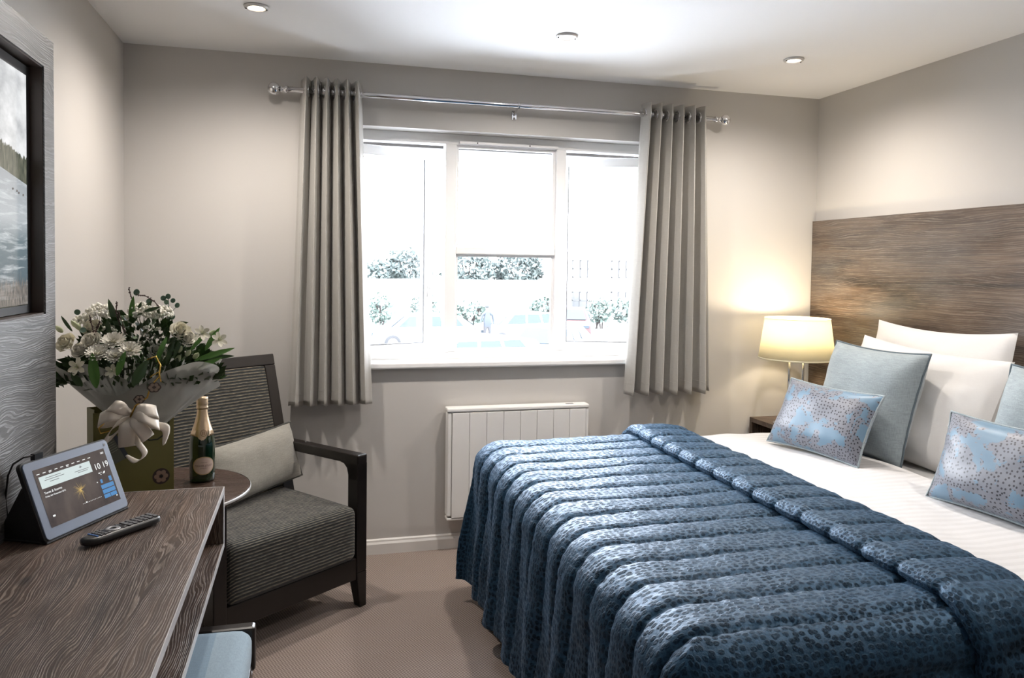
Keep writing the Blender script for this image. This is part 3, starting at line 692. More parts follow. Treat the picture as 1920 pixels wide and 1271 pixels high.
O('base', MB().box(-.095, .095, -.055, .055, 0, .014), 'chrome', t, local=True, bevel=.003)
O('bulb_holder', MB().tube([(-.042, 0, .42), (.042, 0, .42)], .006).lathe([(.016, .40), (.016, .45), (.012, .455)], n=16, cap=True), 'white', t, local=True, smooth=True)
O('bulb', MB().ball((0, 0, .49), .028, 16, 10, (1, 1, 1.2)), 'bulb', t, local=True, smooth=True)
l = bpy.data.lights.new('bulb_light', 'POINT'); l.energy = LAMP_W; l.color = (1, .84, .60); l.shadow_soft_size = .035
o = bpy.data.objects.new('bulb_light', l); COL.objects.link(o); o.parent = t; o.location = (0, 0, .535)
sp_ = MB()
for k in range(3): a = 2 * pi * k / 3 + .3; sp_.tube([(0, 0, .455), (.162 * cos(a), .162 * sin(a), .553)], .0015, 5)
O('shade_carrier', sp_, 'chrome', t, local=True)
tag(O('remote_holder', MB().box(2.50, 2.60, 3.34, 3.40, .611, .63), 'chair_wood', bevel=.002), 'small dark wooden block on the bedside cabinet', 'block')

# ------------------------------------------------------------------ bed
bed = T('bed', 'large divan bed made up in white under the blue quilt', 'bed', (1.75, 2.27, 0))
O('divan_base', B(.84, 2.752, 1.44, 3.12, .03, .33), plain('charcoal_divan_fabric', (.05, .05, .055), .9), bed, bevel=.02)
O('mattress', cushion_box(.83, 2.752, 1.42, 3.15, .33, .632, .06, 16, 0), 'linen', bed, smooth=True)
for x in (.95, 2.6):
    for y in (1.55, 3.0): O('foot', MB().lathe([(.02, 0), (.025, .03)], (x, y, 0), 12, cap=True), 'black', bed)

YN, YFR, XF = 1.42, 3.12, .80
def prof(d, r=.10, flare=.05):
    a = d / r
    if a < pi / 2: return r * sin(a), r * (1 - cos(a))
    e_ = d - r * pi / 2; return r + e_ * flare, r + e_
def drape(u, v, ztop, r=.10, flare=.05, grow=0):
    """u: metres from the foot edge (negative = over the foot), v: flat y"""
    ex = max(0, -u); ey = max(0, v - YFR) if v > YFR else -max(0, YN - v)
    d = max(ex, abs(ey)); th = atan2(abs(ey), ex) if d > 0 else 0
    ou, dr = prof(d, r + grow, flare)
    if ex > 0 and abs(ey) > 0: ou += .02 * d * sin(2 * th) ** 2
    x = XF + max(0, u) - ou * cos(th) if d > 0 else XF + u
    if ex == 0: x = XF + u
    y = (YFR if v > YFR else (YN if v < YN else v)) + (ou * sin(th) * (1 if ey > 0 else -1) if ey else 0)
    return Vector((x, y, ztop - dr))
P_ = .126
def seamp(v, u=0):
    q_ = (v - 2.147 + .006 * nz((u * 2.2, v * 1.2, 4.0))) / P_
    f = q_ - floor(q_); return f
def puff(f, sh=.52): # rounded channel between stitched seams, 0 at the seams
    return (1 - abs(2 * f - 1) ** 3.4) ** sh
def relief(m, nu, nv, fn):
    """push the vertices of a grid along its own normals by fn(i, j)"""
    V = [Vector(p) for p in m.v]; W = nv + 1; out = []
    for i in range(nu + 1):
        for j in range(nv + 1):
            a = V[min(nu, i + 1) * W + j] - V[max(0, i - 1) * W + j]; b = V[i * W + min(nv, j + 1)] - V[i * W + max(0, j - 1)]
            n_ = a.cross(b); n_ = n_.normalized() if n_.length > 1e-12 else Vector((0, 0, 1))
            if n_.z < -.2: n_ = -n_
            p = V[i * W + j]; dd = fn(i / nu, j / nv)
            # outward = away from bed centre
            c = Vector((1.7, 2.27, .2)); 
            if n_.dot(p - c) < 0: n_ = -n_
            out.append(p + n_ * dd)
    m.v = [tuple(p) for p in out]; return m
V0, V1 = YN - .52, YFR + .60
# quilt: main sheet from under the fold to the hem at the foot
NU, NV = 190, 430
UT = 1.39 - XF + .02; UB = -.63
def qu(a): return UT + (UB - UT) * a
def qv(b): return V0 + (V1 - V0) * b
qt = T('blue_quilt', 'blue spotted velvet channel-quilted bedspread over the foot of the bed', 'bedspread', (1.2, 2.27, .68))
m = MB().grid(lambda a, b: drape(qu(a), qv(b), .672, .105), NU, NV, lambda a, b: (qu(a), qv(b)))
def qrel(a, b):
    u, v = qu(a), qv(b); f = seamp(v, u); ex = max(0, -u); ey = max(0, v - YFR, YN - v); d = max(ex, ey)
    A = .017 + .010 * min(1, ex / .4) * (1 if ey < .1 else .6)
    h = A * puff(f, .55) + .004 * nz((u * 14, v * 14, 0)) + .0022 * nz((u * 40, v * 40, 1)) + .006 * nz((u * 4, v * 5, 2))
    # fine gathers beside the seams
    h += .0022 * sin(u * 150 + 6 * nz((u * 6, v * 9, 7))) * (1 - puff(f, .8)) 
    if d > .12:
        g = min(1, (d - .12) / .4)
        h += g * (.016 * sin(2 * pi * (v - u * .12) / .27 + 2.2 * nz((v * 2.1, u * 1.5, 3))) + .010 * nz((u * 3, v * 8, 9)))
        if ex > 0 and ey > 0: h += g * .025 * sin(9 * atan2(ey, ex))
    return h
relief(m, NU, NV, qrel)
m.v = [(x, y, max(z, .015)) for x, y, z in m.v]
O('quilted_sheet', m, 'quilt', qt, smooth=True)
# turned-back double strip with a rolled front edge
FS = [(1.420, .004), (1.398, .006), (1.384, .016), (1.380, .030), (1.386, .043), (1.402, .052), (1.43, .056), (1.46, .056), (1.49, .055), (1.52, .054), (1.55, .053), (1.58, .051), (1.61, .046), (1.635, .038), (1.652, .026), (1.66, .012), (1.662, .002)]
def fs(a):
    q_ = a * (len(FS) - 1); i = min(len(FS) - 2, int(q_)); f = q_ - i; return FS[i][0] * (1 - f) + FS[i + 1][0] * f, FS[i][1] * (1 - f) + FS[i + 1][1] * f
NF, NG = 64, 430
def foldp(a, b):
    x, h = fs(a); v = qv(b); p = drape(x - XF, v, .676, .105)
    ey = v - YFR if v > YFR else (v - YN if v < YN else 0)
    an = min(pi / 2, abs(ey) / .105); n_ = Vector((0, sin(an) * (1 if ey > 0 else -1), cos(an)))
    f = seamp(v - .02, x); pf = puff(f, .5); k = ((.86 + .14 * pf) if a < .38 else (.62 + .38 * pf))
    q_ = p + n_ * (h * k + .0035 * nz((x * 16, v * 16, 5)) + .002 * nz((x * 45, v * 45, 6)))
    q_.x += (.010 * nz((v * 3.1, 0, 8)) - .018 * max(0, (2.2 - v)) * 0 + (.012 * (1 - pf)) * (1 if a < .35 else 0)) + (.035 * nz((v * 1.3, 3, 8)) + .018 * sin(v * 4) if a > .6 else 0) * min(1, max(0, (a - .6) / .3))
    return q_
m = MB().grid(foldp, NF, NG, lambda a, b: (a * .42 + 3, qv(b)))
O('turned_back_strip', m, 'quilt', qt, smooth=True)

# duvet: white satin stripe
dv = None
DU0, DU1 = 1.52 - XF, 2.20 - XF
m = MB(); ND, NE = 80, 150
DV0, DV1 = YN - .35, YFR + .35
def duv(a, b):
    u = DU0 + (DU1 - DU0) * min(1, a / .86); v = DV0 + (DV1 - DV0) * b
    p = drape(u, v, .660, .10, .06)
    ey = v - YFR if v > YFR else (v - YN if v < YN else 0); an = min(pi / 2, abs(ey) / .1); n_ = Vector((0, sin(an) * (1 if ey > 0 else -1), cos(an)))
    h = .010 * nz((u * 3, v * 2.2, 20)) + .005 * nz((u * 9, v * 5, 21)) + .008
    if a > .86:
        t_ = (a - .86) / .14; an2 = t_ * pi * .75; p.x += .035 * sin(an2); h -= .022 * (1 - cos(an2))
    p.x += (.03 * nz((v * 1.6, 5, 5))) * a
    return p + n_ * h
m.grid(duv, ND, NE, lambda a, b: ((DU0 + (DU1 - DU0) * a), DV0 + (DV1 - DV0) * b))
m.v = [(x, y, max(z, .35)) for x, y, z in m.v]
tag(O('duvet', m, 'duvet', smooth=True), 'white satin-stripe duvet between the blue quilt and the pillows', 'duvet')

# pillows and cushions
Z = Vector((0, 0, 1))
def dp(yaw, tilt, roll=0): return dirs(yaw, tilt, roll)
a, b = dp(.0, .14, .0); pillow('white_pillow', 'white pillow leaning on the headboard at the far side, at the back', 'pillow', (2.615, 2.385, .64), a, b, .76, .560, .145, 'linen', None, .03, 11, .006, droop=.07)
a, b = dp(-.10, .36, .055); pillow('white_pillow', 'large white pillow in front of the back one, behind the plain grey-blue cushion', 'pillow', (2.41, 2.31, .625), a, b, .745, .50, .16, 'linen', None, .03, 12, .007, droop=.05)
a, b = dp(.0, .14, .0); pillow('white_pillow', 'white pillow at the near side, at the back, against the headboard', 'pillow', (2.615, 1.53, .64), a, b, .76, .560, .145, 'linen', None, .03, 13, .006, droop=.06)
a, b = dp(-.05, .36, .04); pillow('white_pillow', 'white pillow at the near side, just behind the cut-off grey-blue cushion', 'pillow', (2.445, 1.47, .625), a, b, .74, .50, .16, 'linen', None, .03, 14, .007, droop=.04)
g = None
a, b = dp(-.153, .295, .023); pillow('square_cushion', 'plain grey-blue square cushion with piping at the far side of the bed', 'cushion', (2.262, 2.500, .645), a, b, .478, .475, .20, 'greyblue', 'piping', .06, 5, .005)
a, b = dp(-.059, .289, .017); pillow('square_cushion', 'plain grey-blue square cushion cut off by the right edge of the photo', 'cushion', (2.275, 1.655, .645), a, b, .478, .475, .20, 'greyblue', 'piping', .06, 6, .005)
a, b = dp(-.187, .455, .011); pillow('oblong_cushion', 'pale blue speckled oblong cushion in front of the lamp side', 'cushion', (2.045, 2.475, .672), a, b, .48, .300, .13, 'pattern', 'greyblue', .07, 7, .004)
a, b = dp(-.064, .34, -.006); pillow('oblong_cushion', 'pale blue speckled oblong cushion nearest the camera at the right', 'cushion', (2.06, 1.640, .672), a, b, .48, .300, .13, 'pattern', 'greyblue', .07, 8, .004)

# ------------------------------------------------------------------ radiator
t = T('panel_heater', 'white electric panel heater on the wall under the window', 'heater', (1.02, YB, .165))
O('casing', MB().box(.662, 1.398, 3.712, 3.762, .178, .705), 'rad', t, bevel=.012)
pitch = (1.386 - .686) / 8
for i in range(8):
    x0 = .686 + i * pitch; O('panel', B(x0 + .0008, x0 + pitch - .0008, 3.697, 3.712, .176, .700), 'rad', t, bevel=.0015)
O('side_cap', B(.664, .685, 3.700, 3.745, .182, .700), 'rad', t, bevel=.006)
O('side_cap', B(1.387, 1.404, 3.700, 3.745, .182, .700), 'rad', t, bevel=.006)
O('top_cap', B(.660, 1.405, 3.696, 3.766, .703, .724), 'rad', t, bevel=.006)
O('bottom_cap', B(.664, 1.402, 3.699, 3.762, .163, .175), 'rad', t, bevel=.004)
O('control_window', B(1.285, 1.325, 3.715, 3.735, .7238, .7246), 'key', t)
O('wall_bracket', MB().box(.80, .86, 3.762, YB, .25, .62).box(1.2, 1.26, 3.762, YB, .25, .62), 'rad', t)

# ------------------------------------------------------------------ curtain pole and curtains
RY, RZ = 3.69, 2.226
t = T('curtain_pole', 'chrome curtain pole with ball finials above the window', 'curtain pole', (.99, YB, RZ))
O('pole', MB().tube([(-.10, RY, RZ), (.5, RY, RZ), (1.5, RY, RZ), (2.085, RY, RZ)], .0135, 20), 'chrome', t, smooth=True)
for x, s_ in ((-.10, -1), (2.085, 1)):
    pr = [(.0001, 0), (.016, 0), (.0165, .010), (.011, .014), (.009, .022), (.0145, .026), (.0145, .030), (.010, .034)] + [(max(.0001, .0285 * sin(a_)), .060 - .0285 * cos(a_)) for a_ in [.36 + (pi - .36) * i / 16 for i in range(17)]]
    m = MB().lathe(pr, n=28).xf(Matrix.Translation((x, RY, RZ)) @ Matrix.Rotation(s_ * pi / 2, 4, 'Y')); O('finial', m, 'chrome', t, smooth=True)
for x in (.06, 1.0, 1.93):
    m = MB().tube([(x, RY, RZ - .0), (x, RY + .03, RZ - .012), (x, YB - .006, RZ - .03)], .006, 10).lathe([(.0145, -.006), (.0165, -.004), (.0165, .004), (.0145, .006)], n=20)
    k0 = len(m.v) - 80; m.v[k0:] = [tuple(Matrix.Translation((x, RY, RZ)) @ Matrix.Rotation(pi / 2, 4, 'Y') @ Vector(p)) for p in m.v[k0:]]
    m.box(x - .012, x + .012, YB - .006, YB, RZ - .055, RZ - .01); m.ball((x, YB - .009, RZ - .048), .006, 8, 6)
    O('bracket', m, 'chrome', t, smooth=False)
def curtain(label, xt0, xt1, xb0, xb1, zb, nf, amp, phase, seed, edge):
    t = T('curtain', label, 'curtain', ((xt0 + xt1) / 2, RY, 2.28), 0, 'eyelet curtains at the window')
    ZT = 2.282
    def fn(a, b):
        z = ZT + (zb - ZT) * b; s_ = a; w_ = 2 * pi * nf * s_ + phase
        xx = (xt0 + (xt1 - xt0) * s_) * (1 - b) + (xb0 + (xb1 - xb0) * s_) * b
        am = amp * (1 - .12 * b) * (1 + .18 * nz((s_ * 6, seed, 0)))
        sh = sin(w_ + .35 * b * nz((s_ * 9, b * 1.3, seed)))
        sq = (abs(sh) ** .72) * (1 if sh > 0 else -1)
        y = RY + am * sq + .004 * nz((s_ * 12, b * 2, seed + 3)) * b
        xx += (.006 * sin(2 * w_) * (.4 + .6 * b)) + .010 * b * nz((s_ * 7, b * 1.2, seed + 9))
        hem = max(0, 1 - abs(z - (zb + .062)) / .004); y += -.0012 * hem
        z += (.006 * cos(w_ * 1.0 + seed) + .004 * nz((s_ * 20, 0, seed))) * b
        return (xx, y - .0, z)
    m = MB().grid(fn, nf * 26, 60, lambda a, b: (a, b))
    O('cloth', m, 'curtain', t, smooth=True, solid=.003)
    hm = MB()
    hm.tube([(Vector(fn(i / (nf * 20), 1 - .062 / (ZT - zb))) + Vector((0, 0, 0))) for i in range(nf * 20 + 1)], .0016, 5)
    O('hem_seam', hm, 'curtain', t, smooth=True)
    k = 0
    for i in range(4 * nf + 4):
        w_ = pi * i; s_ = (w_ - phase) / (2 * pi * nf)
        if 0.0 < s_ < 1.0:
            x = xt0 + (xt1 - xt0) * s_
            ring = MB().lathe([(.021, -.0025), (.030, -.0025), (.031, 0), (.030, .0025), (.021, .0025), (.020, 0), (.021, -.0025)], n=24).xf(Matrix.Translation((x, RY, RZ)) @ Matrix.Rotation(pi / 2, 4, 'Y') @ Matrix.Rotation(.12 * (-1) ** i, 4, 'X'))
            O('eyelet', ring, 'chrome', t, smooth=True)
curtain('grey eyelet curtain hanging at the left side of the window', -.040, .236, -.090, .296, .762, 6, .050, pi * .5, 2, 1)
curtain('grey eyelet curtain hanging at the right side of the window', 1.672, 2.045, 1.602, 2.100, .770, 6, .050, pi * .9, 5, -1)

# ------------------------------------------------------------------ bottle of sparkling wine
bt = T('champagne_bottle', 'green bottle with gold foil neck on the round side table', 'bottle', (-.352, 2.783, .681))
O('glass_body', MB().lathe([(.0005, .004), (.030, 0), (.038, .001), (.041, .006), (.0412, .02), (.0412, .118), (.0400, .140), (.0355, .162), (.0285, .184), (.0215, .206), (.0165, .226), (.0145, .245), (.0138, .262)], n=48), 'bottle', bt, local=True, smooth=True)
fo = MB(); n_ = 48; pr = [(.0385, .152), (.0372, .158), (.0300, .181), (.0228, .204), (.0178, .226), (.0158, .244), (.0152, .252)]
fac = atan2(-2.783, .352)
for j, (r, z) in enumerate(pr):
    for i in range(n_):
        a_ = 2 * pi * i / n_; dz = 0
        if j == 0: dd = abs((a_ - fac + pi) % (2 * pi) - pi); dz = .012 - .022 * max(0, 1 - dd / .75); rr = .0375 - dz * .0; rr = .0392 if dz < 0 else .0368
        else: rr = r + .0006
        fo.v.append((rr * cos(a_), rr * sin(a_), z + dz))
for j in range(len(pr) - 1):
    for i in range(n_): fo.f.append((j * n_ + i, j * n_ + (i + 1) % n_, (j + 1) * n_ + (i + 1) % n_, (j + 1) * n_ + i))
O('neck_foil', fo, 'gold', bt, local=True, smooth=True)
pr = [(.0160, .248), (.0200, .246), (.0196, .252), (.0178, .256), (.0190, .262), (.0184, .270), (.0188, .281), (.0178, .286), (.0120, .288), (.0005, .2875)]
hd = MB().lathe(pr, n=40); hd.v = [(x * (1 + .05 * nz((x * 150, y * 150, z * 90))), y * (1 + .05 * nz((x * 150, y * 150, z * 90))), z) for x, y, z in hd.v]
O('wire_cap', hd, 'gold', bt, local=True, smooth=True)
# oval wrap-round label facing the room
la = fac + .12
def onb(px, pz, r=.0416): a_ = la + px / .0412; return (r * cos(a_), r * sin(a_), .058 + pz)
def oval(w_, h_, r, n=40):
    m = MB(); m.v.append(onb(0, 0, r)); rings = 6
    for k in range(1, rings + 1):
        for i in range(n): a_ = 2 * pi * i / n; m.v.append(onb(w_ / 2 * k / rings * cos(a_), h_ / 2 * k / rings * sin(a_), r))
    for i in range(n): m.f.append((0, 1 + i, 1 + (i + 1) % n))
    for k in range(rings - 1):
        for i in range(n): m.f.append((1 + k * n + i, 1 + (k + 1) * n + i, 1 + (k + 1) * n + (i + 1) % n, 1 + k * n + (i + 1) % n))
    return m
lb = O('front_label', oval(.074, .062, .0417), plain('gold_label_rim', (.50, .36, .20), .4, .5), bt, local=True, smooth=True)
O('label_paper', oval(.068, .056, .0419), plain('blush_label_paper', (.60, .47, .40), .6), lb, local=True, smooth=True)
def btxt(s_, size, pz):
    m = text_mb(s_, size, Matrix.Identity(4), 0, 'CENTER'); m.v = [onb(x, z_ + pz, .0421) for x, z_, _ in m.v]; return m
ink = plain('brown_label_ink', (.10, .06, .04), .6)
m = btxt('PERRIER-JOU\u00cbT', .0086, -.003); b_ = btxt('CHAMPAGNE', .0036, .010); m.add(b_.v, b_.f); b_ = btxt('GRAND BRUT', .0038, -.010); m.add(b_.v, b_.f)
O('label_text', m, ink, lb, local=True)
sl = MB()
def onn(px, pz, tt=0):
    z = .172 + pz; r = .0330 + (.172 - z) * .33 + .0012 + tt; a_ = la + px / r; return (r * cos(a_), r * sin(a_), z)
for i in range(20):
    a0, a1 = 2 * pi * i / 20, 2 * pi * (i + 1) / 20; k = len(sl.v)
    for r_ in (.0088, .0102):
        for a_ in (a0, a1): sl.v.append(onn(r_ * cos(a_), -.004 + r_ * 1.1 * sin(a_)))
    sl.f.append((k, k + 1, k + 3, k + 2))
for x in (-.0035, .0015): 
    k = len(sl.v); sl.v += [onn(x, -.010), onn(x + .0018, -.010), onn(x + .0018, .002), onn(x, .002)]; sl.f.append((k, k + 1, k + 2, k + 3))
O('neck_emblem', sl, plain('dark_gold_print', (.22, .12, .05), .5), bt, local=True)

# ------------------------------------------------------------------ gift bag
A_, B_, D_ = Vector((-.42, 2.64, 0)), Vector((-.635, 2.565, 0)), Vector((-.045, .11, 0))
bag = T('gift_bag', 'olive green paper gift bag with round flower emblem on the side table', 'gift bag', (-.55, 2.64, .681))
z0, z1 = .681, .962
olive = plain('olive_paper', (.15, .135, .036), .45, var=.12, bs=30)
w4 = [A_, B_, B_ + D_, A_ + D_]
pp = MB()
for i in range(4):
    p, q_ = w4[i], w4[(i + 1) % 4]
    if i in (1, 3):
        mid = (p + q_) / 2 + ((A_ + B_) / 2 + D_ / 2 - (p + q_) / 2) * .10
        pp.add([(p.x, p.y, z0), (p.x, p.y, z1), (mid.x, mid.y, z1), ((p.x + q_.x) / 2, (p.y + q_.y) / 2, z0 + .04), (q_.x, q_.y, z0), (q_.x, q_.y, z1)], [(0, 1, 2, 3), (3, 2, 5, 4), (0, 3, 4)])
    else: pp.add([(p.x, p.y, z0), (q_.x, q_.y, z0), (q_.x, q_.y, z1), (p.x, p.y, z1)], [(0, 1, 2, 3)])
pp.add([(p.x, p.y, z0) for p in w4], [(0, 1, 2, 3)])
O('paper_body', pp, olive, bag, solid=.0012)
ex_ = (A_ - B_).normalized(); nb_ = Vector((ex_.y, -ex_.x, 0))
def onbag(s_, z, o=.0015): p = B_ + ex_ * s_ + nb_ * o; return (p.x, p.y, z)
cdn = plain('dark_cord', (.02, .025, .015), .6)
O('cord_handle', MB().tube([onbag(.2 * q1 + .10 + (0), z) for q1, z in ((.55, .938), (.575, .925), (.56, .90), (.50, .875), (.40, .862), (.28, .862), (.18, .875), (.10, .90), (.08, .938))], .0022, 8), cdn, bag, smooth=True)
def emblem(c, R_, back, parent):
    def ring(r0, r1, o, n=32):
        m = MB()
        for i in range(n): a_ = 2 * pi * i / n; m.v += [c(r0 * cos(a_), r0 * sin(a_), o), c(r1 * cos(a_), r1 * sin(a_), o)]
        m.f = [(2 * i, 2 * ((i + 1) % n), 2 * ((i + 1) % n) + 1, 2 * i + 1) for i in range(n)]; return m
    e_ = O('emblem', ring(.0, R_, .0004), plain('emblem_brown', (.035, .02, .015), .5), parent)
    m = MB()
    for k in range(6):
        a0 = k * pi / 3; cx, cy = .52 * R_ * cos(a0), .52 * R_ * sin(a0); n = 14; b0 = len(m.v); m.v += [c(cx + .30 * R_ * cos(2 * pi * i / n), cy + .30 * R_ * sin(2 * pi * i / n), .0008) for i in range(n)]; m.f.append(tuple(b0 + i for i in range(n)))
    O('emblem_petal', m, plain('emblem_copper', (.26, .17, .12), .5), e_)
    O('emblem_centre', ring(0, .12 * R_, .0012, 12), 'dark', e_)
emblem(lambda x, y, o: onbag(.190 + x, .742 + y, .0016 + o), .0255, None, bag)
# tag card hanging from the bow
cdm = Matrix.Translation((-.585, 2.535, .80)) @ Matrix.Rotation(.35, 4, 'Z') @ Matrix.Rotation(-.15, 4, 'X')
cdm = cdm @ Matrix.Rotation(-.45, 4, 'Y')
card = O('gift_card', MB().box(0, .062, -.001, .001, 0, .085).xf(cdm), plain('grey_olive_card', (.10, .105, .075), .5), bag)
O('card_edge', MB().box(.050, .062, -.0014, -.001, 0, .085).xf(cdm), plain('slate_card_strip', (.03, .035, .045), .5), card)
fm = MB()
for k in range(6): a0 = k * pi / 3; fm.lathe([(.0001, 0), (.0038, 0)], (0, 0, 0), 10).v[-20:] = [(.022 + .0048 * cos(a0) + x, -.0016, .014 + .0048 * sin(a0) + y) for x, y, _ in fm.v[-20:]]
O('card_flower', fm.xf(cdm), plain('blush_print', (.50, .38, .34), .6), card)
lm_ = MB()
for k in range(6): lm_.box(.012, .046, -.0015, -.0012, .035 + k * .007, .0362 + k * .007)
O('card_writing', lm_.xf(cdm), plain('pale_print', (.30, .30, .24), .6), card)

# ------------------------------------------------------------------ bouquet
BC = Vector((-.515, 2.615, .96))
bq = T('flower_bouquet', 'bouquet of white roses, chrysanthemums and gypsophila in the gift bag', 'bouquet', BC)
petal_w = plain('white_petals', (.78, .75, .66), .55, sss=.0, sheen=.2, var=.06, bs=120)
petal_c = plain('cream_petals', (.76, .72, .58), .55, sheen=.2, var=.08, bs=120)
petal_g = plain('greenish_bud', (.50, .54, .33), .5, var=.15, bs=120)
leafm = plain('dark_green_leaf', (.030, .065, .016), .38, var=.35, bs=60)
leafb = plain('bright_green_leaf', (.08, .20, .03), .38, var=.25, bs=60)
eucm = plain('eucalyptus_leaf', (.09, .16, .11), .5, var=.2, bs=80)
twigm = plain('dark_red_twig', (.05, .02, .018), .6)
def frame(d, up=Vector((0, 0, 1))):
    d = Vector(d).normalized(); x = d.cross(up); x = x.normalized() if x.length > 1e-4 else Vector((1, 0, 0)); y = x.cross(d); return Matrix((x, y, d)).transposed().to_4x4()
def petal(m, Mx, L, W_, cup, curl, n=4, base=.25):
    vs = []
    for i in range(n + 1):
        a = i / n; w_ = W_ * (base + (1 - base) * sin(min(1, a * 1.25) * pi / 2)) * (1 if a < .75 else sqrt(max(.05, 1 - ((a - .75) / .27) ** 2)))
        for j in range(3):
            q_ = j - 1; vs.append(Mx @ Vector((w_ / 2 * q_, L * a * cos(curl * a), cup * W_ * abs(q_) + L * a * sin(curl * a))))
    m.add(vs, [(i * 3 + j, i * 3 + j + 1, i * 3 + j + 4, i * 3 + j + 3) for i in range(n) for j in range(2)])
def rose(p, r, d, mat, nm='rose'):
    """overlapping cupped petals: each a wide curved patch, rims rolling outwards further out"""
    m = MB(); F = Matrix.Translation(p) @ frame(d)
    for ring, (cnt, R0, R1, h0, h1, wd) in enumerate(((2, .10, .16, -.3, .78, 1.9), (3, .16, .30, -.5, .74, 1.25), (3, .26, .46, -.7, .66, 1.2), (4, .36, .66, -.85, .52, 1.0), (5, .42, .90, -.95, .30, .86), (5, .45, 1.08, -1.0, .02, .80))):
        for i in range(cnt):
            a0 = 2 * pi * i / cnt + ring * 1.1 + U(-.15, .15); vs = []; jz = U(-.05, .05)
            for ti in range(6):
                t_ = ti / 5; lip = max(0, t_ - .72) / .28
                rr = R0 + (R1 - R0) * (sin(t_ * pi / 2) ** .8) + .13 * lip * (ring / 3.0) + .05 * lip * U(0, 1)
                for wi in range(7):
                    q_ = (wi - 3) / 3; ww = wd * (.35 + .65 * sin(min(1, t_ * 1.35) * pi / 2)); an = a0 + q_ * ww
                    z = h0 + (h1 + jz - h0) * t_ - .16 * lip * (abs(q_) ** 2) * (1 + ring * .3) - .10 * lip * (ring > 2)
                    r2 = rr * (1 + .05 * (1 - abs(q_)) + .04 * q_)
                    vs.append(F @ Vector((r2 * cos(an) * r, r2 * sin(an) * r, z * r)))
            m.add(vs, [(t1 * 7 + w1, t1 * 7 + w1 + 1, t1 * 7 + w1 + 8, t1 * 7 + w1 + 7) for t1 in range(5) for w1 in range(6)])
    return O(nm, m, mat, bq, smooth=True)
def mum(p, r, d):
    m = MB(); F = Matrix.Translation(p) @ frame(d)
    for ring, (cnt, L, tl_) in enumerate(((20, 1.0, .15), (18, .88, .38), (14, .7, .65), (10, .5, 1.0), (6, .34, 1.3))):
        for i in range(cnt): a = 2 * pi * (i + .5 * (ring % 2)) / cnt + U(-.06, .06); petal(m, F @ Matrix.Rotation(a, 4, 'Z') @ Matrix.Rotation(tl_ + U(-.06, .06), 4, 'X'), r * L, r * .27, .12, .12, 3, .5)
    f = O('chrysanthemum', m, petal_w, bq, smooth=True)
    O('flower_centre', MB().ball(tuple(F @ Vector((0, 0, r * .12))), r * .16, 8, 5), plain('yellow_green_centre', (.35, .36, .08), .6), f)
def lily(p, r, d):
    m = MB(); F = Matrix.Translation(p) @ frame(d)
    for i in range(6): a = 2 * pi * i / 6; petal(m, F @ Matrix.Rotation(a, 4, 'Z') @ Matrix.Rotation(.75 if i % 2 else .55, 4, 'X'), r, r * .52, .14, -.35, 5, .3)
    f = O('alstroemeria', m, petal_c, bq, smooth=True)
    m = MB()
    for i in range(6): a = 2 * pi * i / 6 + .3; m.tube([tuple(F @ Vector((0, 0, 0))), tuple(F @ Vector((.12 * r * cos(a), .12 * r * sin(a), .4 * r))), tuple(F @ Vector((.25 * r * cos(a), .25 * r * sin(a), .7 * r)))], .0007, 4)
    O('stamen', m, petal_g, f)
def bud(p, r, d, mat=petal_g):
    F = Matrix.Translation(p) @ frame(d)
    m = MB().lathe([(.0005, -1.6 * r), (.55 * r, -1.2 * r), (.85 * r, -.3 * r), (.8 * r, .4 * r), (.45 * r, 1.2 * r), (.0005, 1.7 * r)], n=10).xf(F); O('flower_bud', m, mat, bq, smooth=True)
def leaf(p, L, W_, d, nrm, mat, bend=.25, nm='leaf'):
    d = Vector(d).normalized(); s_ = d.cross(Vector(nrm)).normalized(); n2 = s_.cross(d); m = MB(); vs = []; n = 8
    for i in range(n + 1):
        a = i / n; w_ = W_ * .78 * ((a + .02) ** .75) * ((1 - a) ** .85) * 1.25 + .0003; c = Vector(p) + d * L * a * cos(bend * a) - n2 * L * a * sin(bend * a)
        for j in (-1, -.5, 0, .5, 1): vs.append(c + s_ * w_ * j + n2 * (abs(j) * w_ * .28))
    m.add(vs, [(i * 5 + j, i * 5 + j + 1, i * 5 + j + 6, i * 5 + j + 5) for i in range(n) for j in range(4)])
    return O(nm, m, mat, bq, smooth=True)
def outd(p, k=.6): v = Vector(p) - (BC + Vector((0, .05, .02))); v.normalize(); return v + Vector((0, -k, .1))
for p, r, mt in (((-.711, 2.56, 1.182), .023, petal_c), ((-.640, 2.55, 1.187), .024, petal_w), ((-.668, 2.55, 1.160), .021, petal_w), ((-.650, 2.60, 1.225), .022, petal_c), ((-.388, 2.57, 1.216), .024, petal_c), ((-.366, 2.57, 1.190), .022, petal_w), ((-.455, 2.56, 1.150), .022, petal_w)):
    rose(Vector(p), r, outd(p, .7), mt)
for p, r in (((-.567, 2.52, 1.183), .038), ((-.603, 2.49, 1.150), .036), ((-.519, 2.50, 1.157), .037), ((-.556, 2.485, 1.142), .034)):
    mum(Vector(p), r, (U(-.15, .15), -.75, 1.0))
for p, r in (((-.655, 2.49, 1.113), .030), ((-.563, 2.49, 1.098), .024), ((-.321, 2.52, 1.205), .028), ((-.272, 2.52, 1.185), .028)): lily(Vector(p), r, outd(p, .9))
for p in ((-.694, 2.6, 1.232), (-.736, 2.6, 1.217), (-.389, 2.56, 1.155), (-.365, 2.56, 1.143), (-.342, 2.56, 1.134), (-.394, 2.56, 1.127), (-.685, 2.6, 1.225), (-.30, 2.6, 1.200)): bud(Vector(p), .0095, outd(p, .2), petal_g)
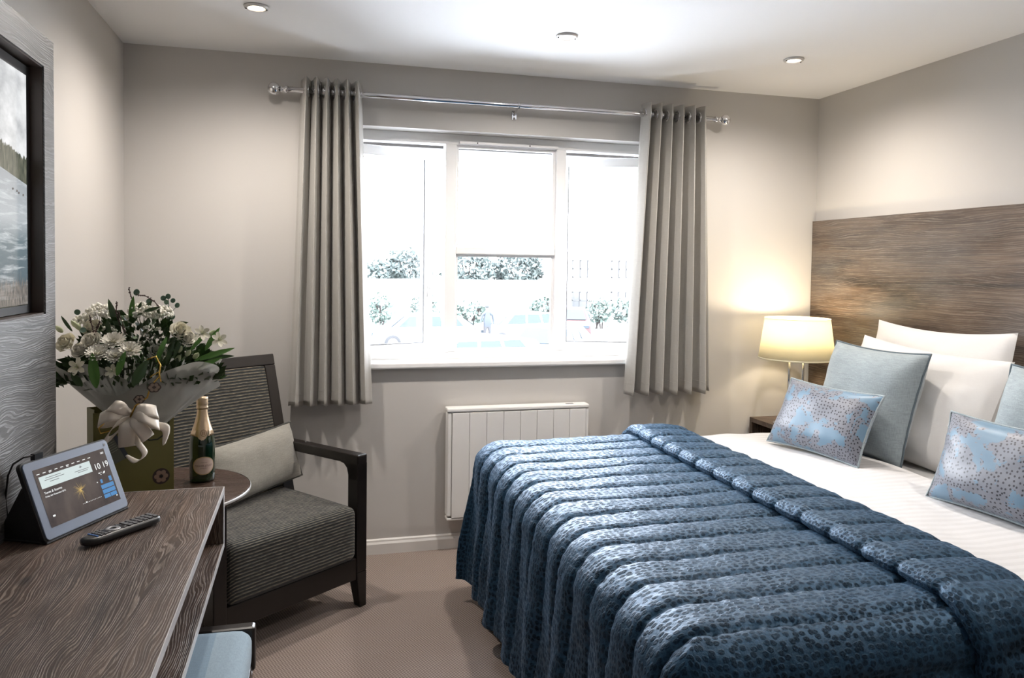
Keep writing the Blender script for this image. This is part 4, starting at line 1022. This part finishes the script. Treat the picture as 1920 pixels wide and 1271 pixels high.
def cluster(c, R_, n, rb, sq=(1, 1, .8), nm='gypsophila'):
    m = MB(); c = Vector(c)
    for i in range(n):
        a = U(0, 2 * pi); h = U(-.35, 1); q_ = sqrt(max(0, 1 - h * h)); rr = R_ * (U(.75, 1.0)); p = c + Vector((rr * q_ * cos(a) * sq[0], rr * q_ * sin(a) * sq[1], rr * h * sq[2])); m.ball(p, rb * U(.7, 1.2), 7, 5)
    st_ = MB()
    o_ = O(nm, m, petal_w, bq, smooth=True, kind='stuff', label='cluster of tiny white blossoms')
    for i in range(12): a = U(0, 2 * pi); st_.tube([tuple(c - Vector((0, 0, R_ * 1.2))), tuple(c + Vector((R_ * .8 * cos(a), R_ * .8 * sin(a), R_ * .2)))], .0008, 4)
    O('fine_stem', st_, leafm, bq)
cluster((-.632, 2.64, 1.262), .040, 120, .0052); cluster((-.682, 2.64, 1.240), .026, 50, .0052); cluster((-.570, 2.66, 1.240), .024, 55, .005); cluster((-.600, 2.62, 1.215), .020, 30, .0046)
cluster((-.512, 2.64, 1.262), .042, 130, .0054); cluster((-.457, 2.65, 1.258), .036, 95, .0054); cluster((-.480, 2.60, 1.205), .032, 26, .0046); cluster((-.490, 2.57, 1.168), .026, 20, .0046)
tw = [[(-.548, 2.63, 1.345), (-.544, 2.63, 1.325), (-.534, 2.63, 1.295), (-.535, 2.62, 1.25)], [(-.525, 2.63, 1.322), (-.50, 2.63, 1.318), (-.475, 2.63, 1.302), (-.462, 2.63, 1.285)], [(-.575, 2.6, 1.30), (-.578, 2.6, 1.27), (-.565, 2.6, 1.22)], [(-.565, 2.57, 1.275), (-.556, 2.57, 1.24), (-.545, 2.57, 1.205)], [(-.645, 2.57, 1.262), (-.640, 2.57, 1.235), (-.628, 2.56, 1.20)], [(-.613, 2.56, 1.245), (-.622, 2.56, 1.225), (-.63, 2.56, 1.20)]]
for pts in tw:
    m = MB().tube(pts, .0016, 6)
    for i in range(26):
        k = U(0, len(pts) - 1.001); a, b = Vector(pts[int(k)]), Vector(pts[int(k) + 1]); p = a + (b - a) * (k - int(k)); m.ball(p + Vector((U(-1, 1), U(-1, 1), U(-1, 1))) * .0026, .0019, 5, 4)
    O('twig', m, twigm, bq)
for p, r in (((-.527, 2.64, 1.329), .0105), ((-.453, 2.66, 1.31), .0085), ((-.438, 2.66, 1.316), .009), ((-.442, 2.65, 1.298), .0085), ((-.424, 2.66, 1.302), .008), ((-.411, 2.66, 1.287), .0085), ((-.438, 2.65, 1.276), .009), ((-.427, 2.65, 1.250), .011), ((-.493, 2.65, 1.300), .009), ((-.691, 2.62, 1.268), .009), ((-.700, 2.58, 1.198), .010), ((-.665, 2.58, 1.215), .009), ((-.625, 2.57, 1.205), .010)):
    O('eucalyptus_leaf', MB().lathe([(.0001, .001), (r * .7, .0), (r, .0015)], n=14).xf(Matrix.Translation(p) @ frame((U(-.5, .5), -1, U(-.2, .6)))), eucm, bq, smooth=True)
O('eucalyptus_stem', MB().tube([(-.43, 2.63, 1.21), (-.433, 2.65, 1.25), (-.438, 2.66, 1.31)], .0011, 5).tube([(-.433, 2.65, 1.26), (-.411, 2.66, 1.285)], .0009, 5).tube([(-.436, 2.655, 1.29), (-.453, 2.66, 1.308)], .0009, 5), eucm, bq)
C_ = Vector((0, -1, .15))
for p, L, W_, d, mt in (((-.538, 2.61, 1.235), .085, .024, (.05, 0, 1), leafb), ((-.530, 2.61, 1.235), .07, .022, (.3, 0, 1), leafm), ((-.565, 2.6, 1.205), .115, .030, (-.38, 0, 1), leafm), ((-.59, 2.58, 1.19), .06, .022, (-.2, 0, 1), leafm),
    ((-.60, 2.46, 1.055), .105, .044, (-.12, -.05, 1), leafb), ((-.545, 2.46, 1.09), .075, .030, (.28, -.1, 1), leafb), ((-.50, 2.45, 1.06), .085, .046, (.45, .1, 1), leafm), ((-.64, 2.47, 1.06), .05, .03, (-.6, 0, .8), leafm),
    ((-.315, 2.56, 1.150), .085, .026, (.55, 0, 1), leafb), ((-.345, 2.55, 1.120), .125, .026, (1, .0, .34), leafb), ((-.365, 2.55, 1.085), .110, .026, (1, 0, .45), leafb), ((-.45, 2.52, 1.12), .085, .024, (.35, 0, 1), leafb), ((-.425, 2.54, 1.11), .10, .022, (.25, 0, 1), leafm),
    ((-.405, 2.55, 1.13), .085, .020, (.35, 0, 1), leafm), ((-.33, 2.58, 1.125), .10, .022, (1, 0, .05), leafm), ((-.50, 2.6, 1.27), .05, .016, (.9, 0, .3), leafm), ((-.74, 2.56, 1.15), .05, .02, (-.8, 0, .6), leafm), ((-.70, 2.6, 1.21), .06, .014, (-.7, 0, 1), leafm), ((-.36, 2.56, 1.15), .075, .018, (.7, 0, .8), leafb)):
    leaf(p, L, W_, d, C_, mt, U(.1, .3))
fm = MB()
for i in range(1100):
    a = U(0, 2 * pi); e_ = U(0, 1); rr = .235 * sqrt(U(.0, 1)); p = BC + Vector((rr * cos(a) + .005, .50 * rr * sin(a) + .02, .06 + .24 * (1 - (rr / .26) ** 2) * U(.3, 1.05)))
    d = Vector((cos(a) * U(.2, 1), sin(a) * U(.2, 1) - .3, U(.1, 1))).normalized(); s_ = d.cross(Vector((U(-1, 1), -1, U(-1, 1)))).normalized(); L = U(.022, .045); w_ = L * .24
    fm.add([p, p + d * L * .5 + s_ * w_, p + d * L, p + d * L * .5 - s_ * w_], [(0, 1, 2), (0, 2, 3)])
O('foliage', fm, leafm, bq, kind='stuff', label='dense dark green filler leaves')
stm = MB()
for i in range(22): a = 2 * pi * i / 22; r = U(.02, .17); stm.tube([(-.53 + .03 * cos(a), 2.64 + .02 * sin(a), .80), (-.53 + .04 * cos(a), 2.63 + .02 * sin(a), .96), (BC.x + r * cos(a), BC.y + .5 * r * sin(a), BC.z + .16)], .0022, 5)
O('stem', stm, leafm, bq)
# frosted wrapping sheets: flared cone with pointed corners
def wrapsheet(r0, r1, zt, npk, ph, amp, z0_=.90, ysq=.52, seed=0):
    def fn(a, b):
        th = 2 * pi * a; pk = abs(cos(npk * th / 2 + ph)) ** 1.6; top = zt + amp * pk * b; rr = r0 + (r1 + .045 * pk - r0) * (b ** 1.25)
        rr += .008 * sin(th * 11 + seed) * b + .006 * nz((cos(th) * 3, sin(th) * 3, b * 3 + seed))
        return (BC.x + .01 + rr * cos(th), BC.y + .005 + ysq * rr * sin(th) - .0 * b, z0_ + (top - z0_) * b)
    return MB().grid(fn, 96, 12, closeu=True)
O('wrapping_sheet', wrapsheet(.055, .185, 1.035, 3, .35, .085, seed=2), 'wrap', bq, smooth=True)
O('wrapping_sheet', wrapsheet(.060, .215, 1.020, 3, 1.25, .100, z0_=.905, seed=7), 'wrap', bq, smooth=True)
# bow: loops of cream satin ribbon
bow = O('bow_knot', MB().ball((-.512, 2.49, .965), .017, 12, 8, (1.2, .8, .8)), 'ribbon', bq, smooth=True)
def ribbon(nm, pts, w_, side, par=bow):
    pts = [Vector(p) for p in pts]; out = []
    def cr(t_):
        n = len(pts) - 1; k = min(n - 1, int(t_ * n)); f = t_ * n - k; p0 = pts[max(0, k - 1)]; p1 = pts[k]; p2 = pts[k + 1]; p3 = pts[min(n, k + 2)]
        return .5 * ((2 * p1) + (p2 - p0) * f + (2 * p0 - 5 * p1 + 4 * p2 - p3) * f * f + (3 * p1 - p0 - 3 * p2 + p3) * f ** 3)
    N = 26; m = MB(); s_ = Vector(side).normalized()
    for i in range(N + 1):
        t_ = i / N; c = cr(t_); ww = w_ * (.35 + .65 * min(1, sin(pi * min(1, t_ * 1.0)) * 1.9) if par is bow else 1)
        for j in range(5): q_ = (j - 2) / 2; m.v.append(tuple(c + s_ * ww / 2 * q_ + Vector((0, -.003 * (1 - q_ * q_), 0))))
    m.f = [(i * 5 + j, i * 5 + j + 1, i * 5 + j + 6, i * 5 + j + 5) for i in range(N) for j in range(4)]
    O(nm, m, 'ribbon', par, smooth=True, solid=.0008)
kx, ky, kz = -.512, 2.485, .962
def loop(dx, dz, side, w_, out_=.045):
    ribbon('ribbon_loop', [(kx, ky, kz), (kx + dx * .5, ky - out_, kz + dz * .5 + .018), (kx + dx, ky - out_ * .7, kz + dz), (kx + dx * .9, ky - .006, kz + dz * .9 - .010), (kx + dx * .4, ky + .006, kz + dz * .4 - .006), (kx, ky + .004, kz)], w_, side)
loop(-.080, .000, (.1, .35, 1), .040); loop(-.050, .040, (.7, .3, .8), .040); loop(-.065, -.060, (.6, .45, .9), .036); loop(.075, .020, (-.3, .4, 1), .040, .05); loop(.080, -.015, (-.2, .5, 1), .036, .06); loop(.05, -.055, (.8, .2, .6), .038, .05); loop(-.008, -.078, (1, .05, .1), .046, .035)
ribbon('ribbon_tail', [(kx + .01, ky, kz - .01), (kx + .06, ky - .02, kz - .02), (kx + .098, ky - .02, kz - .035), (kx + .092, ky - .01, kz - .085)], .026, (.8, .3, .7))
ribbon('ribbon_tail', [(kx, ky, kz - .02), (kx + .02, ky - .02, kz - .07), (kx + .042, ky - .03, kz - .105), (kx + .018, ky - .02, kz - .130), (kx - .012, ky - .012, kz - .112)], .018, (.7, .5, .4))
gw = MB().tube([(-.512, 2.47, .965), (-.495, 2.455, 1.0), (-.462, 2.45, 1.025), (-.452, 2.45, 1.06), (-.43, 2.455, 1.085), (-.428, 2.46, 1.12), (-.44, 2.465, 1.145), (-.465, 2.47, 1.135)], .0028, 6).tube([(-.455, 2.452, 1.085), (-.43, 2.45, 1.10), (-.425, 2.455, 1.07)], .0024, 6).tube([(-.56, 2.45, .93), (-.585, 2.44, .925), (-.59, 2.44, .94), (-.575, 2.44, .955)], .0022, 6)
O('gold_twine', gw, 'gold_wire', bq, smooth=True)
for c, r in (((-.442, 2.445, 1.055), .019), ((-.483, 2.45, 1.02), .016)):
    Fm = Matrix.Translation(c) @ frame((.05, -1, .35)); 
    m = MB().lathe([(.0001, .001), (r, .001), (r, -.001), (.0001, -.001)], n=20); m.v = [(x * (1 + .06 * cos(6 * atan2(y, x))), y * (1 + .06 * cos(6 * atan2(y, x))) * .8, z) for x, y, z in m.v]
    o_ = O('wooden_flower', m.xf(Fm), plain('dark_brown_wood', (.05, .03, .02), .5), bq)
    m = MB()
    for k in range(6): a0 = k * pi / 3; m.lathe([(.0001, .0014), (.27 * r, .0014)], (.55 * r * cos(a0), .44 * r * sin(a0), 0), 10)
    O('wooden_petal', m.xf(Fm), plain('tan_wood', (.28, .20, .15), .5), o_)

# ------------------------------------------------------------------ outside: car park, cars, hedges, wall, building
GZ = -1.9
S('ground_outside', B(-60, 120, 4.4, 140, GZ - .3, GZ), plain('pale_tarmac', (.50, .50, .50), .9, bump=.2, bs=8))
def foliage(name, label, c, sz, n, L, mat, cat='shrub', group=None, core=True):
    m = MB(); c = Vector(c)
    for i in range(n):
        d = Vector((U(-1, 1), U(-1, 1), U(-1, 1)))
        if d.length > 1.15: d.normalize()
        lump = .78 + .34 * nz((d.x * 2.2 + c.x, d.y * 2.2, d.z * 2.2))
        d = d.normalized() * U(.55, 1) ** .4 * lump if sz[0] < 3 else Vector((d.x, d.y, d.z)) * lump
        p = c + Vector((d.x * sz[0], d.y * sz[1], d.z * sz[2])); a = Vector((U(-1, 1), U(-1, 1), U(-1, 1))).normalized(); b = a.orthogonal().normalized(); l_ = L * U(.6, 1.3)
        m.add([p, p + a * l_ * .5 + b * l_ * .28, p + a * l_, p + a * l_ * .5 - b * l_ * .28], [(0, 1, 2, 3)])
    t = T(name, label, cat, (c.x, c.y, c.z - sz[2]), 0, group)
    O('leaves', m, mat, t, kind='stuff')
    br = MB()
    for k in range(5): br.tube([(c.x + U(-.3, .3) * sz[0], c.y, c.z - sz[2] - .1), (c.x + U(-.5, .5) * sz[0], c.y, c.z + sz[2] * .3)], .04, 5)
    O('branch', br, 'brown_bark', t)
MT['brown_bark'] = plain('grey_brown_bark', (.03, .025, .022), .9)
lf1 = plain('far_tree_leaf', (.050, .064, .060), .7, var=.4, bs=8); lf2 = plain('shrub_leaf', (.050, .070, .058), .7, var=.4, bs=14)
for i, (px, w_, l_) in enumerate(((3.2, .9, 'leftmost low tree beyond the pale wall'), (5.0, 1.7, 'tree beyond the pale wall, seen in the open window gap'), (8.6, 2.0, 'tall tree beyond the pale wall, left half of the middle pane'), (11.6, 2.0, 'tall tree beyond the pale wall, right half of the middle pane'))):
    foliage('garden_tree', l_, (px + .6, 45, 1.3 if i else .9), (w_, 1.4, 1.35 if i else .8), 1500 if i else 700, .34, lf1, 'tree', None)
foliage('garden_tree', 'small tree top above the office roof', (17.6, 47, 2.75), (.8, .8, .45), 260, .3, lf1, 'tree')
tag(O('boundary_wall', MB().box(-12, 14.2, 42, 42.4, GZ, .60).box(-12, 14.2, 41.95, 42.45, .60, .68), plain('pale_render', (.62, .62, .62), .9)), 'pale rendered boundary wall across the car park', 'wall')
b_ = T('office_building', 'pale two storey office building with grid windows beyond the car park', 'building', (20, 43, GZ))
O('facade', B(13.9, 30, 42.5, 50, GZ, 2.35), plain('pale_brick', (.58, .56, .54), .9), b_); O('roof', MB().prism([(13.5, 42.1, 2.35), (30.4, 42.1, 2.35), (30.4, 50.4, 2.35), (13.5, 50.4, 2.35)], [(14.5, 46, 3.3), (29.5, 46, 3.3), (29.5, 46.5, 3.3), (14.5, 46.5, 3.3)]), plain('pale_roof', (.60, .60, .62), .9), b_)
wm_ = plain('grey_window_bars', (.023, .023, .024), .6); wg = plain('pale_window_glass', (.034, .035, .036), .2)
for zz in (.85, -1.0):
    for k in range(6):
        x = 14.9 + k * 2.45; f_ = O('window', B(x, x + 1.0, 42.44, 42.5, zz, zz + 1.05), wg, b_); m = MB()
        for q_ in (0, .47, .94): m.box(x + q_, x + q_ + .06, 42.40, 42.44, zz, zz + 1.05)
        for q_ in (0, .5, .99): m.box(x, x + 1.0, 42.40, 42.44, zz + q_, zz + q_ + .06)
        O('window_bars', m, wm_, f_)
for px, w_, z_, l_ in ((3.0, .75, -.25, 'green shrub at the left side of the car park'), (4.9, .85, -.15, 'green shrub behind the light blue car'), (7.0, 1.25, -.45, 'broad green shrub behind the standing person'), (10.6, 1.15, -.20, 'round green shrub right of the parked estate cars'), (13.2, .8, -.3, 'green shrub left of the office hedge'), (15.2, 1.9, -.35, 'long green shrub in front of the office building')):
    foliage('car_park_shrub', l_, (px * 1.06, 35.6, z_ - .35), (w_, .8, .85), int(520 * w_), .26, lf2)
cglass = plain('car_window_glass', (.030, .036, .042), .5, spec=.05); tyre = plain('tyre_rubber', (.012, .012, .013), .8); rim_ = plain('alloy_wheel', (.5, .5, .52), .4, .5)
def car(x, y, rz, paint, label, est=False):
    t = T('car', label, 'car', (x, y, GZ), rz)
    sec = [(-2.15, .45), (-2.1, .72), (-1.35, .92), (-.75, 1.38), (.6, 1.44), (1.75 if est else 1.45, 1.32), (2.05 if est else 1.95, .95), (2.12, .45), (2.05, .28), (-2.05, .28)]
    def ring(yy, k): return [(a * (1 - .02 * k), yy, z if z < 1.0 else z) for a, z in sec]
    n = len(sec); m = MB(); ys = [-.86, -.80, -.70, .70, .80, .86]
    for j, yy in enumerate(ys):
        k = (1, 0, 0, 0, 0, 1)[j]
        for a, z in sec:
            if z > 1.0: yo = yy * (.78 if abs(yy) > .7 else .80)
            else: yo = yy
            m.v.append((a * (1 - .03 * k), yo, z))
    for j in range(5):
        for i in range(n): m.f.append((j * n + i, j * n + (i + 1) % n, (j + 1) * n + (i + 1) % n, (j + 1) * n + i))
    m.f += [tuple(range(n))[::-1], tuple(5 * n + i for i in range(n))]
    O('body', m, paint, t, local=True, bevel=.03)
    g = MB()
    for s_ in (-1, 1):
        for xa, xb, xc, xd in ((-1.12, -.18, -.10, -.66), (-.08, .62, .58, 0), (.72, 1.5, 1.2, .68)):
            y0_, y1_ = s_ * .865, s_ * .70
            g.add([(xa, y0_, .96), (xb, y0_, .96), (xc if xc > xa else xb, y1_, 1.34), (xd, y1_, 1.34)], [(0, 1, 2, 3)])
    g.add([(-1.36, -.66, .955), (-1.36, .66, .955), (-.80, .54, 1.37), (-.80, -.54, 1.37)], [(0, 1, 2, 3)]); xe = 2.07 if est else 1.97
    g.add([(xe, -.62, .98), (xe, .62, .98), (xe - .3 - .2, .52, 1.32), (xe - .5, -.52, 1.32)], [(0, 1, 2, 3)])
    O('car_glass', g, cglass, t, local=True, solid=.02)
    for wx in (-1.35, 1.32):
        for s_ in (-1, 1):
            wm = Matrix.Translation((wx, s_ * .80, .32)) @ Matrix.Rotation(pi / 2, 4, 'X')
            wl = O('wheel', MB().lathe([(.20, -.10), (.30, -.10), (.325, -.07), (.325, .07), (.30, .10), (.20, .10)], n=24).xf(wm), tyre, t, local=True, smooth=True)
            O('alloy', MB().lathe([(.0001, .09), (.06, .10), (.20, .095), (.20, -.095), (.06, -.1), (.0001, -.09)], n=16).xf(wm), rim_, wl, local=True)
    O('lamp_cluster', MB().box(-2.14, -2.05, -.78, -.5, .62, .74).box(-2.14, -2.05, .5, .78, .62, .74), cglass, t, local=True)
    O('tail_lamp', MB().box(2.02, 2.11, -.80, -.62, .70, .86).box(2.02, 2.11, .62, .80, .70, .86), plain('tail_lamp_red', (.5, .06, .05), .3), t, local=True)
    O('number_plate', MB().box(-2.17, -2.12, -.26, .26, .42, .53), 'white', t, local=True)
cw = plain('white_car_paint', (.74, .74, .75), .2); cs = plain('silver_blue_car_paint', (.18, .20, .22), .5); cr_ = plain('red_car_paint', (.055, .032, .032), .6, spec=.05); cd = plain('dark_grey_car_paint', (.026, .026, .029), .6, spec=.05)
car(4.35, 30.5, .12, cs, 'light blue hatchback at the left, wheel seen past the open sash')
car(4.25, 20.5, .25, cw, 'white estate car nearest the window', True)
car(8.7, 31.6, .3, cw, 'white van-like car beside the standing person', True)
car(7.7, 24.0, .9, cs, 'silver blue car right of centre with its windscreen facing us')
car(12.1, 34.5, 1.25, cr_, 'small red car seen end on, in the right hand pane')
car(12.4, 24.8, .1, cw, 'white car at the right below the office building')
car(18.2, 31.0, .3, cd, 'dark grey car at the far right')
# person standing in the car park, back to the window
pt = T('person', 'person in a dark blue jacket standing between the parked cars', 'person', (7.0, 30.2, GZ))
bmx = bmesh.new()
J = [((0, 0, .98), .15), ((0, 0, 1.22), .17), ((0, 0, 1.42), .15), ((0, 0, 1.52), .06), ((0, .01, 1.60), .08), ((0, .01, 1.70), .085), ((.20, 0, 1.40), .065), ((.27, .02, 1.14), .05), ((.25, -.12, .96), .035), ((-.20, 0, 1.40), .065), ((-.27, .02, 1.14), .05), ((-.25, -.10, .95), .035), ((.10, 0, .88), .095), ((.11, -.02, .48), .065), ((.11, 0, .06), .05), ((.12, -.14, .03), .04), ((-.10, 0, .88), .095), ((-.11, 0, .48), .065), ((-.11, .03, .06), .05), ((-.12, -.10, .03), .04)]
E_ = [(0, 1), (1, 2), (2, 3), (3, 4), (4, 5), (2, 6), (6, 7), (7, 8), (2, 9), (9, 10), (10, 11), (0, 12), (12, 13), (13, 14), (14, 15), (0, 16), (16, 17), (17, 18), (18, 19)]
me = bpy.data.meshes.new('body'); me.from_pydata([j[0] for j in J], E_, []); po = bpy.data.objects.new('body', me); COL.objects.link(po); po.parent = pt
md = po.modifiers.new('k', 'SKIN'); sv = me.skin_vertices[0].data
for i, j in enumerate(J): sv[i].radius = (j[1], j[1] * .85)
sv[0].use_root = True
md2 = po.modifiers.new('u', 'SUBSURF'); md2.levels = 2; md2.render_levels = 2
def person_mat():
    k = NB('jacket_and_trousers'); s = k.n('SeparateXYZ'); k.set(s.inputs[0], k.n('TexCoord').outputs['Object']); k.P(base=k.ramp(k.math('DIVIDE', s.outputs[2], 1.8), [(0, (.02, .02, .022)), (.5, (.020, .025, .033)), (.84, (.020, .025, .033)), (.85, (.04, .034, .03))], 'CONSTANT'), rough=.8); return k.m
me.materials.append(person_mat())
O('hair', MB().ball((0, .015, 1.735), .10, 14, 9, (1, 1.05, 1.0)), plain('dark_hair', (.018, .02, .02), .7), pt, local=True, smooth=True)
tag(O('lamp_post', MB().tube([(5.75, 36, GZ), (5.75, 36, 2.9)], .05, 10).box(5.6, 6.3, 35.9, 36.1, 2.9, 2.98), plain('white_lamp_post', (.75, .75, .75), .5)), 'white lamp post standing in front of the trees', 'lamp post')
